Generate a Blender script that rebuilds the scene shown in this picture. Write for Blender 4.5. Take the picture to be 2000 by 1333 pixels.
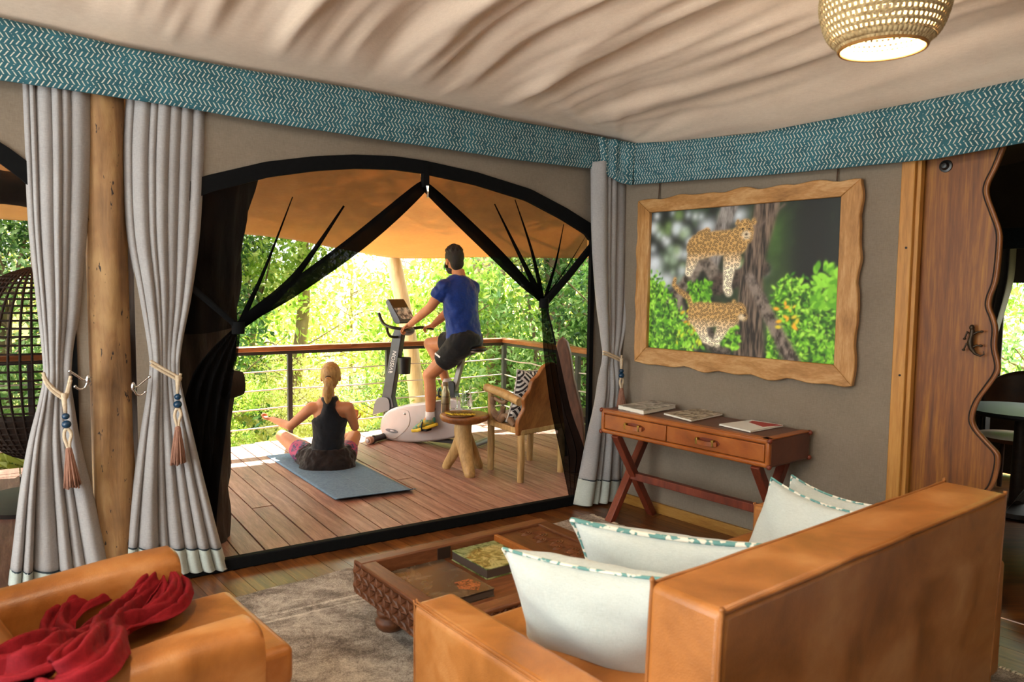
import bpy, bmesh, math, random
import numpy as np
from mathutils import Vector, Matrix
random.seed(7); rng = np.random.default_rng(11)
sc = bpy.context.scene
for o in list(bpy.data.objects): bpy.data.objects.remove(o)
COL = sc.collection

# ------------------------------------------------------------------ camera
FPX, CAMH, HORY, ROLL = 1480., 1.58, 555., .012
pit = math.atan((666.5 - HORY) / FPX)
FW = np.array([0, math.cos(pit), -math.sin(pit)]); U0 = np.array([0, math.sin(pit), math.cos(pit)]); R0_ = np.array([1., 0, 0])
RT = R0_ * math.cos(ROLL) + U0 * math.sin(ROLL); UP = -R0_ * math.sin(ROLL) + U0 * math.cos(ROLL)
CAM = np.array([0, 0, CAMH])
cd = bpy.data.cameras.new('camera'); cam = bpy.data.objects.new('camera', cd); COL.objects.link(cam)
cam.matrix_world = Matrix([[RT[0], UP[0], -FW[0], 0], [RT[1], UP[1], -FW[1], 0], [RT[2], UP[2], -FW[2], CAMH], [0, 0, 0, 1]])
cd.sensor_width = 36; cd.lens = 36 * FPX / 2000; cd.clip_start = .05; cd.clip_end = 200
cd.dof.use_dof = True; cd.dof.focus_distance = 6.0; cd.dof.aperture_fstop = 4.0
sc.camera = cam

# ------------------------------------------------------------------ world, sun, added side key light, exposure
wd = bpy.data.worlds.new('sky'); sc.world = wd; wd.use_nodes = True
bg = wd.node_tree.nodes['Background']; bg.inputs[0].default_value = (.93, 1.0, .98, 1); bg.inputs[1].default_value = 8.5
SUN_DIR = Vector((.2, -.85, -1.35))
sl = bpy.data.lights.new('sun', 'SUN'); sl.energy = 46; sl.angle = .012; sl.color = (1, .93, .8)
so = bpy.data.objects.new('sun', sl); COL.objects.link(so); so.rotation_euler = SUN_DIR.to_track_quat('-Z', 'Y').to_euler()
def area(name, loc, direction, sx, sy, energy, color):
    l = bpy.data.lights.new(name, 'AREA'); l.shape = 'RECTANGLE'; l.size = sx; l.size_y = sy; l.energy = energy; l.color = color
    o = bpy.data.objects.new(name, l); COL.objects.link(o); o.location = loc
    o.rotation_euler = Vector(direction).to_track_quat('-Z', 'Z').to_euler(); return o
# added unseen area light, key from the left, set in the doorway below
area('added_side_key_light', (-3.62, .27, 1.25), (.834, .551, .02), 2.2, 2.1, 50, (1, .97, .93))
sc.view_settings.view_transform = 'Standard'; sc.view_settings.look = 'None'
sc.view_settings.exposure = 0.0; sc.view_settings.gamma = 1; sc.view_settings.use_curve_mapping = False

# ------------------------------------------------------------------ pixel -> place helpers (a pixel is only a direction; a plane gives the distance)
def ray(x, y): return RT * ((x - 1000) / FPX) + UP * ((666.5 - y) / FPX) + FW
def Zp(x, y, z=0.):
    d = ray(x, y); return CAM + d * ((z - CAMH) / d[2])
def Dp(x, y, dep):
    d = ray(x, y); return CAM + d * (dep / d[1])
def Wp(x, y, P, n):
    d = ray(x, y); P = np.array(P, float); n = np.array(n, float); return CAM + d * (np.dot(P - CAM, n) / np.dot(d, n))
K = np.array([.737, 5.554, 0]); dA = np.array([.834, .551, 0]); nA = np.array([.551, -.834, 0])
dB = np.array([.632, -.775, 0]); nB = np.array([-.775, -.632, 0]); EZ = np.array([0, 0, 1.])
def PA(a, z, off=0.): return K - dA * a + nA * off + EZ * z       # wall of the deck door: a metres from the corner
def PB(b, z, off=0.): return K + dB * b + nB * off + EZ * z       # wall with the picture: b metres from the corner
def WA(x, y, off=0.): return Wp(x, y, K + nA * off, nA)
def WB(x, y, off=0.): return Wp(x, y, K + nB * off, nB)
def aA(P): return float((K - P) @ dA)
def bB(P): return float((P - K) @ dB)

# ------------------------------------------------------------------ mesh builder
def V(*a): return np.array(a, float)
def nrm(v): v = np.array(v, float); return v / (np.linalg.norm(v) + 1e-12)
def frame_of(d, hint=(0, 0, 1)):
    d = nrm(d); h = np.array(hint, float)
    if abs(d @ nrm(h)) > .97: h = np.array([1., 0, 0])
    x = nrm(np.cross(h, d)); y = np.cross(d, x); return x, y, d
class MB:
    def __init__(s): s.v = []; s.f = []; s.uv = {}
    def add(s, vs, fs):
        n = len(s.v); s.v.extend([tuple(map(float, p)) for p in vs]); s.f.extend([tuple(i + n for i in f) for f in fs]); return s
    def box(s, c, size, R=None):
        c = np.array(c, float); h = np.array(size, float) / 2; vs = []
        R = np.eye(3) if R is None else np.array(R, float)
        for i in (-1, 1):
            for j in (-1, 1):
                for k in (-1, 1): vs.append(c + R @ (h * [i, j, k]))
        return s.add(vs, [(0, 1, 3, 2), (4, 6, 7, 5), (0, 4, 5, 1), (2, 3, 7, 6), (0, 2, 6, 4), (1, 5, 7, 3)])
    def hexa(s, bot, top):                      # two quads, same winding (counter-clockwise from above)
        return s.add(list(bot) + list(top), [(3, 2, 1, 0), (4, 5, 6, 7), (0, 1, 5, 4), (1, 2, 6, 5), (2, 3, 7, 6), (3, 0, 4, 7)])
    def bar(s, p, q, w, h, hint=(0, 0, 1)):     # rectangular bar p->q
        p = np.array(p, float); q = np.array(q, float); x, y, d = frame_of(q - p, hint)
        c = [(-w/2, -h/2), (w/2, -h/2), (w/2, h/2), (-w/2, h/2)]
        return s.hexa([p + x*a + y*b for a, b in c], [q + x*a + y*b for a, b in c])
    def tube(s, pts, rad, n=10, cap=True, flat=1., hint=(0, 0, 1)):
        pts = [np.array(p, float) for p in pts]; m = len(pts)
        rad = [rad] * m if not hasattr(rad, '__len__') else list(rad)
        d0 = nrm(pts[1] - pts[0]); x, y, _ = frame_of(d0, hint); vs = []
        for i in range(m):
            d = nrm(pts[min(i + 1, m - 1)] - pts[max(i - 1, 0)])
            x = nrm(x - d * (x @ d)); y = np.cross(d, x)
            for k in range(n):
                t = 2 * math.pi * k / n; vs.append(pts[i] + x * (math.cos(t) * rad[i]) + y * (math.sin(t) * rad[i] * flat))
        fs = [(i*n + k, i*n + (k+1) % n, (i+1)*n + (k+1) % n, (i+1)*n + k) for i in range(m - 1) for k in range(n)]
        if cap: fs += [tuple(range(n))[::-1], tuple((m-1)*n + k for k in range(n))]
        return s.add(vs, fs)
    def loft(s, rings, closed=True, cap=True):
        n = len(rings[0]); m = len(rings); vs = [p for r in rings for p in r]
        kk = n if closed else n - 1
        fs = [(i*n + k, i*n + (k+1) % n, (i+1)*n + (k+1) % n, (i+1)*n + k) for i in range(m - 1) for k in range(kk)]
        if cap and closed: fs += [tuple(range(n))[::-1], tuple((m-1)*n + k for k in range(n))]
        return s.add(vs, fs)
    def lathe(s, prof, c=(0, 0, 0), n=24, axis=(0, 0, 1), cap=True):
        x, y, d = frame_of(axis, (0, 1, 0) if abs(axis[1]) < .9 else (1, 0, 0)); c = np.array(c, float)
        return s.loft([[c + d*z + x*(r*math.cos(2*math.pi*k/n)) + y*(r*math.sin(2*math.pi*k/n)) for k in range(n)] for r, z in prof], cap=cap)
    def grid(s, fn, nu, nv, closeu=False):
        base = len(s.v); cols = nu if closeu else nu + 1
        vs = [fn(i / nu, j / nv) for j in range(nv + 1) for i in range(cols)]
        fs = [(j*cols + i, j*cols + (i+1) % cols, (j+1)*cols + (i+1) % cols, (j+1)*cols + i) for j in range(nv) for i in range(nu)]
        return s.add(vs, fs)
    def prism(s, poly, to3, w0, w1):
        n = len(poly)
        vs = [to3(u, v, w0) for u, v in poly] + [to3(u, v, w1) for u, v in poly]
        return s.add(vs, [tuple(range(n))[::-1], tuple(range(n, 2*n))] + [(k, (k+1) % n, n + (k+1) % n, n + k) for k in range(n)])
    def ell(s, c, r, R=None, nu=16, nv=10):
        c = np.array(c, float); R = np.eye(3) if R is None else np.array(R, float); vs = []; r = np.array(r, float)
        for j in range(1, nv):
            p = math.pi * j / nv
            for i in range(nu):
                t = 2 * math.pi * i / nu; vs.append(c + R @ (r * [math.sin(p)*math.cos(t), math.sin(p)*math.sin(t), math.cos(p)]))
        vs += [c + R @ (r * [0, 0, 1]), c + R @ (r * [0, 0, -1])]; T = (nv-1)*nu; B = T + 1
        fs = [(j*nu + i, (j+1)*nu + i, (j+1)*nu + (i+1) % nu, j*nu + (i+1) % nu) for j in range(nv - 2) for i in range(nu)]
        fs += [(T, i, (i+1) % nu) for i in range(nu)] + [(B, (nv-2)*nu + (i+1) % nu, (nv-2)*nu + i) for i in range(nu)]
        return s.add(vs, fs)
    def mesh(s, name, inv=None, smooth=None, fix=True):
        vs = s.v
        if inv is not None: vs = [tuple(inv @ Vector(p)) for p in vs]
        me = bpy.data.meshes.new(name); me.from_pydata(vs, [], s.f)
        if fix:
            bm = bmesh.new(); bm.from_mesh(me); bmesh.ops.recalc_face_normals(bm, faces=bm.faces); bm.to_mesh(me); bm.free()
        if smooth:
            me.shade_smooth()
            if smooth < 3: me.set_sharp_from_angle(angle=smooth)
        me.update(); return me
    def build(s, name, m, parent=None, smooth=None, bevel=0, seg=2, world=True, fix=True):
        inv = None
        if parent is not None and world:
            r = parent
            while r.parent: r = r.parent
            inv = r.matrix_basis.inverted()
        me = s.mesh(name, inv, smooth, fix); o = bpy.data.objects.new(name, me); COL.objects.link(o)
        if m is not None: me.materials.append(m)
        if parent is not None: o.parent = parent
        if bevel:
            b = o.modifiers.new('bevel', 'BEVEL'); b.width = bevel; b.segments = seg; b.limit_method = 'ANGLE'; b.angle_limit = .6
            me.shade_smooth(); me.set_sharp_from_angle(angle=1.2)
        return o
def tag(o, label=None, cat=None, group=None, kind=None):
    if label: o['label'] = label
    if cat: o['category'] = cat
    if group: o['group'] = group
    if kind: o['kind'] = kind
    return o
def thing(name, label, cat, loc=(0, 0, 0), rz=0., group=None):
    o = bpy.data.objects.new(name, None); COL.objects.link(o); o.empty_display_size = .1
    o.location = tuple(map(float, loc)); o.rotation_euler = (0, 0, rz); o.matrix_basis
    bpy.context.view_layer.update(); return tag(o, label, cat, group)
def copy_tree(o, parent=None):
    c = o.copy(); COL.objects.link(c)
    if parent is not None: c.parent = parent
    for ch in list(o.children): copy_tree(ch, c)
    return c
def struct(o): o['kind'] = 'structure'; return o
def plen(pts, n):                                # resample a polyline, Catmull-Rom
    P = [np.array(p, float) for p in pts]; m = len(P) - 1; out = []
    for i in range(n):
        t = i / (n - 1) * m; k = min(int(t), m - 1); t -= k
        p0, p1, p2, p3 = P[max(k-1, 0)], P[k], P[k+1], P[min(k+2, m)]
        out.append(.5*((2*p1) + (p2-p0)*t + (2*p0-5*p1+4*p2-p3)*t*t + (3*p1-p0-3*p2+p3)*t**3))
    return out
def lerp1(x, xs, ys): return float(np.interp(x, xs, ys))
def sm(x, a, b):
    t = min(1, max(0, (x - a) / (b - a))); return t*t*(3 - 2*t)

# ------------------------------------------------------------------ materials (all node based)
def lin(h):
    if isinstance(h, str):
        h = h.lstrip('#'); c = [int(h[i:i+2], 16) / 255 for i in (0, 2, 4)]
        return tuple(x/12.92 if x <= .04045 else ((x+.055)/1.055)**2.4 for x in c) + (1,)
    return tuple(h) + (1,)
def new_mat(name):
    m = bpy.data.materials.new(name); m.use_nodes = True; nt = m.node_tree
    return m, nt, nt.nodes['Principled BSDF']
def mth(nt, op, a, b=None, c=None):
    n = nt.nodes.new('ShaderNodeMath'); n.operation = op
    for i, x in enumerate((a, b, c)):
        if x is None: continue
        if isinstance(x, (int, float)): n.inputs[i].default_value = x
        else: nt.links.new(x, n.inputs[i])
    return n.outputs[0]
def mixc(nt, fac, a, b):
    n = nt.nodes.new('ShaderNodeMix'); n.data_type = 'RGBA'
    for i, x in ((0, fac), (6, a), (7, b)):
        if isinstance(x, (int, float)): n.inputs[i].default_value = x
        elif isinstance(x, tuple): n.inputs[i].default_value = x
        else: nt.links.new(x, n.inputs[i])
    return n.outputs[2]
def coords(nt, kind='Object', scale=(1, 1, 1), rot=(0, 0, 0)):
    t = nt.nodes.new('ShaderNodeTexCoord'); mp = nt.nodes.new('ShaderNodeMapping')
    mp.inputs['Scale'].default_value = scale; mp.inputs['Rotation'].default_value = rot
    nt.links.new(t.outputs[kind], mp.inputs['Vector']); return mp.outputs[0]
def noise(nt, vec, scale=5, detail=4, rough=.55, dist=0.):
    n = nt.nodes.new('ShaderNodeTexNoise'); n.inputs['Scale'].default_value = scale; n.inputs['Detail'].default_value = detail
    n.inputs['Roughness'].default_value = rough; n.inputs['Distortion'].default_value = dist
    if vec is not None: nt.links.new(vec, n.inputs['Vector'])
    return n.outputs['Fac']
def ramp(nt, fac, stops):
    r = nt.nodes.new('ShaderNodeValToRGB'); el = r.color_ramp.elements
    while len(el) < len(stops): el.new(.5)
    for e, (p, c) in zip(el, stops): e.position = p; e.color = lin(c)
    nt.links.new(fac, r.inputs[0]); return r.outputs[0]
def bump(nt, b, h, strength=.3, dist=.01):
    n = nt.nodes.new('ShaderNodeBump'); n.inputs['Strength'].default_value = strength; n.inputs['Distance'].default_value = dist
    nt.links.new(h, n.inputs['Height']); nt.links.new(n.outputs[0], b.inputs['Normal'])
def pm(name, c1, c2=None, scale=6, stretch=(1, 1, 1), rough=.6, metal=0., bmp=0., bscale=None, detail=5, coat=0., objvar=0., sheen=0., spec=None, rot=(0, 0, 0), lo=.3, hi=.7, dist=0.):
    m, nt, b = new_mat(name)
    b.inputs['Roughness'].default_value = rough; b.inputs['Metallic'].default_value = metal
    if coat: b.inputs['Coat Weight'].default_value = coat; b.inputs['Coat Roughness'].default_value = .15
    if sheen: b.inputs['Sheen Weight'].default_value = sheen
    if spec is not None: b.inputs['Specular IOR Level'].default_value = spec
    v = coords(nt, 'Object', stretch, rot); col = None
    if c2 is None: b.inputs['Base Color'].default_value = lin(c1)
    else:
        f = noise(nt, v, scale, detail, dist=dist); col = ramp(nt, f, [(lo, c1), (hi, c2)])
        if objvar:
            oi = nt.nodes.new('ShaderNodeObjectInfo'); h = nt.nodes.new('ShaderNodeHueSaturation')
            nt.links.new(mth(nt, 'MULTIPLY_ADD', oi.outputs['Random'], objvar * 2, 1 - objvar), h.inputs['Value'])
            nt.links.new(mth(nt, 'MULTIPLY_ADD', oi.outputs['Random'], .02, .49), h.inputs['Hue']); nt.links.new(col, h.inputs['Color']); col = h.outputs[0]
            ofs = nt.nodes.new('ShaderNodeVectorMath'); ofs.operation = 'ADD'
            cb = nt.nodes.new('ShaderNodeCombineXYZ'); nt.links.new(mth(nt, 'MULTIPLY', oi.outputs['Random'], 37.), cb.inputs[1])
        nt.links.new(col, b.inputs['Base Color'])
    if bmp: bump(nt, b, noise(nt, v, bscale or scale * 3, 3), bmp)
    return m
def fabric(name, c1, c2, weave=500, rough=.9, bmp=.15, sheen=.2, transl=0., mottling=3):
    m, nt, b = new_mat(name); v = coords(nt, 'Object')
    w1 = noise(nt, coords(nt, 'Object', (1, 1, .12)), weave, 2); w2 = noise(nt, coords(nt, 'Object', (.12, .12, 1)), weave, 2)
    f = mth(nt, 'MULTIPLY', mth(nt, 'ADD', w1, w2), .5); f2 = mth(nt, 'MULTIPLY_ADD', noise(nt, v, mottling, 3), .35, mth(nt, 'MULTIPLY', f, .65))
    nt.links.new(ramp(nt, f2, [(.36, c1), (.64, c2)]), b.inputs['Base Color']); b.inputs['Roughness'].default_value = rough
    b.inputs['Sheen Weight'].default_value = sheen; b.inputs['Specular IOR Level'].default_value = .2
    bump(nt, b, f, bmp, .003)
    if transl:
        tr = nt.nodes.new('ShaderNodeBsdfTranslucent'); tr.inputs[0].default_value = lin(c2); mx = nt.nodes.new('ShaderNodeMixShader')
        mx.inputs[0].default_value = transl; out = nt.nodes['Material Output']
        nt.links.new(b.outputs[0], mx.inputs[1]); nt.links.new(tr.outputs[0], mx.inputs[2]); nt.links.new(mx.outputs[0], out.inputs[0])
    return m
def wood(name, c1, c2, c3, stretch=(1, 14, 14), scale=2.2, rough=.45, objvar=.2, bmp=.12, coat=0., axis_fix=None):
    m, nt, b = new_mat(name)
    oi = nt.nodes.new('ShaderNodeObjectInfo'); t = nt.nodes.new('ShaderNodeTexCoord'); add = nt.nodes.new('ShaderNodeVectorMath')
    add.operation = 'ADD'; cb = nt.nodes.new('ShaderNodeCombineXYZ')
    for i in range(3): nt.links.new(mth(nt, 'MULTIPLY', oi.outputs['Random'], 13. + 7*i), cb.inputs[i])
    nt.links.new(t.outputs['Object'], add.inputs[0]); nt.links.new(cb.outputs[0], add.inputs[1])
    mp = nt.nodes.new('ShaderNodeMapping'); mp.inputs['Scale'].default_value = stretch; nt.links.new(add.outputs[0], mp.inputs[0])
    f = noise(nt, mp.outputs[0], scale, 8, .62, .6); g = noise(nt, mp.outputs[0], scale * 7, 4, .6)
    ff = mth(nt, 'MULTIPLY_ADD', g, .3, mth(nt, 'MULTIPLY', f, .7))
    col = ramp(nt, ff, [(.3, c1), (.5, c2), (.72, c3)])
    h = nt.nodes.new('ShaderNodeHueSaturation'); nt.links.new(mth(nt, 'MULTIPLY_ADD', oi.outputs['Random'], objvar*2, 1 - objvar), h.inputs['Value'])
    nt.links.new(col, h.inputs['Color']); nt.links.new(h.outputs[0], b.inputs['Base Color'])
    b.inputs['Roughness'].default_value = rough; b.inputs['Specular IOR Level'].default_value = .4
    if coat: b.inputs['Coat Weight'].default_value = coat; b.inputs['Coat Roughness'].default_value = .2
    bump(nt, b, ff, bmp, .004); return m
def leather(name, c1, c2, c3, rough=.42):
    m, nt, b = new_mat(name); v = coords(nt, 'Object')
    f = noise(nt, v, 3.5, 6, .6, .4); col = ramp(nt, f, [(.3, c1), (.5, c2), (.72, c3)]); nt.links.new(col, b.inputs['Base Color'])
    vo = nt.nodes.new('ShaderNodeTexVoronoi'); vo.inputs['Scale'].default_value = 260; nt.links.new(v, vo.inputs['Vector'])
    hh = mth(nt, 'ADD', vo.outputs['Distance'], mth(nt, 'MULTIPLY', noise(nt, v, 14, 4), 2.5)); bump(nt, b, hh, .14, .004)
    nt.links.new(mth(nt, 'MULTIPLY_ADD', f, .25, rough - .12), b.inputs['Roughness']); return m
def mesh_net(name, color, opacity):
    m = bpy.data.materials.new(name); m.use_nodes = True; nt = m.node_tree; nt.nodes.clear()
    d = nt.nodes.new('ShaderNodeBsdfDiffuse'); d.inputs[0].default_value = lin(color); t = nt.nodes.new('ShaderNodeBsdfTransparent')
    mx = nt.nodes.new('ShaderNodeMixShader'); o = nt.nodes.new('ShaderNodeOutputMaterial')
    w = noise(nt, coords(nt, 'Object', (1, 1, 1)), 6, 4)
    nt.links.new(mth(nt, 'MULTIPLY_ADD', w, .16, opacity - .08), mx.inputs[0])
    nt.links.new(t.outputs[0], mx.inputs[1]); nt.links.new(d.outputs[0], mx.inputs[2]); nt.links.new(mx.outputs[0], o.inputs[0]); return m
def leafm(name, c1, c2, c3, transl=.45):
    m = bpy.data.materials.new(name); m.use_nodes = True; nt = m.node_tree; nt.nodes.clear()
    g = nt.nodes.new('ShaderNodeNewGeometry'); col = ramp(nt, g.outputs['Random Per Island'], [(.05, c1), (.5, c2), (.95, c3)])
    d = nt.nodes.new('ShaderNodeBsdfPrincipled'); d.inputs['Roughness'].default_value = .38; t = nt.nodes.new('ShaderNodeBsdfTranslucent')
    nt.links.new(col, d.inputs['Base Color']); nt.links.new(col, t.inputs[0]); mx = nt.nodes.new('ShaderNodeMixShader'); mx.inputs[0].default_value = transl
    o = nt.nodes.new('ShaderNodeOutputMaterial'); nt.links.new(d.outputs[0], mx.inputs[1]); nt.links.new(t.outputs[0], mx.inputs[2]); nt.links.new(mx.outputs[0], o.inputs[0]); return m
def glassm(name, color=(1, 1, 1), rough=0.02):
    m, nt, b = new_mat(name); b.inputs['Transmission Weight'].default_value = 1; b.inputs['Roughness'].default_value = rough
    b.inputs['Base Color'].default_value = tuple(color) + (1,); b.inputs['IOR'].default_value = 1.2; return m
def valance_mat(name):
    m, nt, b = new_mat(name); t = nt.nodes.new('ShaderNodeTexCoord'); sp = nt.nodes.new('ShaderNodeSeparateXYZ'); nt.links.new(t.outputs['UV'], sp.inputs[0])
    u, v = sp.outputs[0], sp.outputs[1]
    # rows of slanting dashes, the slant flips every row; every fifth row the dashes come doubled and short
    r = mth(nt, 'MULTIPLY', v, 1 / .027); row = mth(nt, 'FLOOR', r); fr = mth(nt, 'FRACT', r)
    sgn = mth(nt, 'MULTIPLY_ADD', mth(nt, 'MODULO', row, 2.), 2., -1.)
    uu = mth(nt, 'MULTIPLY', u, 1 / .0225)
    ph = mth(nt, 'FRACT', mth(nt, 'ADD', mth(nt, 'MULTIPLY_ADD', sgn, mth(nt, 'MULTIPLY', fr, .75), uu), mth(nt, 'MULTIPLY', noise(nt, t.outputs['UV'], 14, 2), .5)))
    dash = mth(nt, 'LESS_THAN', ph, .24)
    gap = mth(nt, 'MULTIPLY', mth(nt, 'GREATER_THAN', fr, .09), mth(nt, 'LESS_THAN', fr, .91))
    brk = mth(nt, 'GREATER_THAN', noise(nt, t.outputs['UV'], 40, 1), .38)
    mask = mth(nt, 'MULTIPLY', mth(nt, 'MULTIPLY', dash, gap), brk)
    teal = ramp(nt, noise(nt, t.outputs['UV'], 9, 3), [(.3, '#1c4a54'), (.7, '#2d6470')])
    nt.links.new(mixc(nt, mask, teal, lin('#c9c9bd')), b.inputs['Base Color']); b.inputs['Roughness'].default_value = .85
    bump(nt, b, noise(nt, t.outputs['UV'], 700, 2), .1, .002); return m

TAUPE = fabric('taupe_canvas', '#756859', '#877a6b', 300)
CEILF = fabric('cream_canvas', '#dcc4ad', '#ecd6c0', 260, bmp=.1)
VAL = valance_mat('teal_dash_print')
BLK = pm('black_webbing', '#040405', '#0a0a0b', 40, rough=.85, spec=.15)
NET = mesh_net('black_insect_net', '#0b0b0c', .72)
NET2 = mesh_net('black_net_folded', '#0a0a0b', .93)
CURT = fabric('grey_linen', '#8c8888', '#a6a2a0', 420, bmp=.2)
HEM = fabric('pale_hem_linen', '#9ca29b', '#b4bab2', 420)
ROPE = pm('cotton_rope', '#c8b092', '#e4d0b2', 120, rough=.9, bmp=.6, bscale=300)
BEAD = pm('blue_bead', '#0f3550', rough=.25)
TASS = pm('dusty_pink_yarn', '#8a5f4d', '#ab7e69', 200, (1, 1, .1), rough=.95, bmp=.5)
CHROME = pm('chrome', '#d8d8d8', rough=.15, metal=1)
POLEM, nt, b = new_mat('pole_wood'); f = noise(nt, coords(nt, 'Object', (7, 7, .8)), 2.2, 8, .65, .8); f2 = noise(nt, coords(nt, 'Object', (1, 1, .3)), 34, 3, .7); big = noise(nt, coords(nt, 'Object', (1, 1, .7)), 5, 3)
c_ = ramp(nt, mth(nt, 'MULTIPLY_ADD', big, .5, mth(nt, 'MULTIPLY', f, .5)), [(.3, '#4a3118'), (.5, '#856039'), (.7, '#a98656')]); nt.links.new(mixc(nt, mth(nt, 'GREATER_THAN', f2, .66), c_, lin('#24160b')), b.inputs['Base Color']); b.inputs['Roughness'].default_value = .75; bump(nt, b, mth(nt, 'SUBTRACT', f, mth(nt, 'MULTIPLY', f2, .6)), .5, .008)
DECKM = wood('deck_wood', '#5f4034', '#8d6453', '#b58f7d', (1.2, 14, 14), 1.8, .5, .2, .25)
FLOORM = wood('floor_wood', '#361d12', '#633a1c', '#8f5e2c', (1.2, 14, 14), 1.6, .34, .3, .1, coat=.08)
LEA = leather('tan_leather', '#84501f', '#a96c34', '#c68f57', .40)
LEAP = leather('tan_leather_piping', '#7a4718', '#9c6230', '#b88048')
CUSH = fabric('pale_blue_linen', '#aeb7b4', '#c6cecb', 520, bmp=.12)
# ================================================================== THE SETTING
NB_OUT = -nB
# ---- inside floor, planks parallel to the picture wall
fl = MB()
fc = [PA(7.2, -.03, 6.4), PA(-.0, -.03, 6.4) + dB*0, PB(-.1, -.03, -3.4), PA(7.2, -.03, -.02)]
fl.prism([(0, 0), (1, 0), (1, 1), (0, 1)], lambda u, v, w: PA(6.9, w, -.02 + v*6.4) + (dA*6.9 + dB*v*.0)*u, -.10, -.0125)
floor = struct(fl.build('floor', pm('subfloor', '#3a2010', rough=.7)))
# only the planks the room shows near the camera's view are laid one by one
PW = .108; dL = dB; dW = -np.array([dB[1], -dB[0], 0])          # along plank, across plank
dWv = nrm(np.array([-dB[1], dB[0], 0]))                          # across, pointing right of the room
me_cache = {}
def plank(name, L, w, th, mat_, parent, P, ang, bev=.002):
    key = (round(L, 2), round(w, 3), th, mat_.name)
    if key not in me_cache:
        b = MB().box((0, 0, -th/2), (L, w, th)); me = b.mesh(name); me.materials.append(mat_); me_cache[key] = me
    o = bpy.data.objects.new(name, me_cache[key]); COL.objects.link(o); o.location = tuple(P); o.rotation_euler = (0, 0, ang); o.parent = parent
    return o
angB = math.atan2(dB[1], dB[0])
for j in range(1, 54):
    rr = random.Random(j); base = K + nB * ((j - .5) * PW); x0 = -float((base - K) @ nA) / .995 + .03; first = True
    while float((base + dB*x0 - K) @ nA) < 4.4:
        L = rr.choice([.3, .5, .7, .9]) if first else rr.choice([.9, 1.1, 1.3, 1.5]); first = False
        plank('plank', L - .002, PW - .0025, .012, FLOORM, floor, base + dB * (x0 + L/2), angB); x0 += L
# ---- deck: each board its own piece
deckbase = MB().prism([(-1.2, -3.25), (7.3, -3.25), (7.3, -.03), (-1.2, -.03)], lambda u, v, w: PA(u, w, v), -.16, -.06)
deck = struct(deckbase.build('deck_floor', pm('deck_joist', '#2b1a12', rough=.8)))
dO = -nA; angO = math.atan2(dO[1], dO[0])
for i in range(0, 57):
    a = -1.13 + i * .1475; rr = random.Random(100 + i)
    far = 3.17 + rr.uniform(-.05, .07); cutp = rr.uniform(.9, 2.6); segs = [(.02, cutp), (cutp, far)] if rr.random() < .6 else [(.02, far)]
    for s0, s1 in segs:
        c = PA(a, .008 + rr.uniform(-.002, .002), 0) + dO * ((s0 + s1) / 2)
        plank('plank', round(s1 - s0, 2) - .003, .1385, .03, DECKM, deck, c, angO)
# ---- wall with the deck door (cloth above two arched openings)
ARCH_M = ([.19, .229, .45, .754, 1.173, 1.551, 1.741, 1.995, 2.235, 2.505, 2.826, 3.0, 3.10], [1.97, 2.011, 2.105, 2.211, 2.285, 2.322, 2.328, 2.312, 2.278, 2.221, 2.116, 2.03, 1.95])
ARCH_L = ([3.42, 3.5, 3.6, 3.69, 3.9, 4.2, 4.6, 5.0, 5.4, 5.7, 5.85], [1.93, 2.02, 2.12, 2.19, 2.27, 2.32, 2.33, 2.3, 2.22, 2.1, 1.95])
def wallA_bottom(a0, a1):
    m = (a0 + a1) / 2
    for xs, zs in (ARCH_M, ARCH_L):
        if xs[0] < m < xs[-1]: return lerp1(a0, xs, zs), lerp1(a1, xs, zs)
    if 3.16 < m < 3.37: return 2.70, 2.70
    return -.02, -.02
wa = MB(); st = sorted(set([round(x, 3) for x in list(np.arange(-.02, 6.6, .06)) + [.19, 3.10, 3.16, 3.37, 3.42, 5.85, 6.65]]))
for a0, a1 in zip(st, st[1:]):
    b0, b1 = wallA_bottom(a0, a1)
    wa.hexa([PA(a0, b0, 0), PA(a1, b1, 0), PA(a1, b1, -.012), PA(a0, b0, -.012)], [PA(a0, 2.74, 0), PA(a1, 2.74, 0), PA(a1, 2.74, -.012), PA(a0, 2.74, -.012)])
struct(wa.build('wall_deck_side', TAUPE, smooth=.5))
# ---- wall with the picture, the doorway to the next room to its end
wb = MB(); to = lambda u, v, w: PB(u, v, w)
wb.prism([(-.05, -.02), (2.05, -.02), (2.05, 2.7), (-.05, 2.7)], to, 0, -.02)
wb.prism([(2.05, 2.28), (4.4, 2.28), (4.4, 2.7), (2.05, 2.7)], to, 0, -.02)
wb.prism([(4.4, -.02), (7.0, -.02), (7.0, 2.7), (4.4, 2.7)], to, 0, -.02)
struct(wb.build('wall_picture_side', TAUPE))
struct(MB().prism([(.0, -.0), (2.03, -.0), (2.03, .072), (.0, .072)], to, .001, .022).build('baseboard_picture_side', wood('baseboard_wood', '#6d4518', '#96692c', '#b08544', (2, 2, 16), 1.5, .4, .05), bevel=.003))
# ---- side wall with doorway added for key light, and the wall behind the camera
wl = MB(); tl = lambda u, v, w: PA(7.0 + w, v, u)
for q in ([(-.1, -.02), (.9, -.02), (.9, 2.74), (-.1, 2.74)], [(.9, 2.3), (3.2, 2.3), (3.2, 2.74), (.9, 2.74)], [(3.2, -.02), (6.3, -.02), (6.3, 2.74), (3.2, 2.74)]): wl.prism(q, tl, -.4, -.42)
struct(wl.build('wall_left', TAUPE))
wk = MB(); tk = lambda u, v, w: K + dB*6.25 - dA*u + EZ*v + nA*w
for q in ([(-.3, -.02), (6.7, -.02), (6.7, 4.6), (-.3, 4.6)],): wk.prism(q, tk, 0, .02)
struct(wk.build('wall_back', TAUPE))
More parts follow.
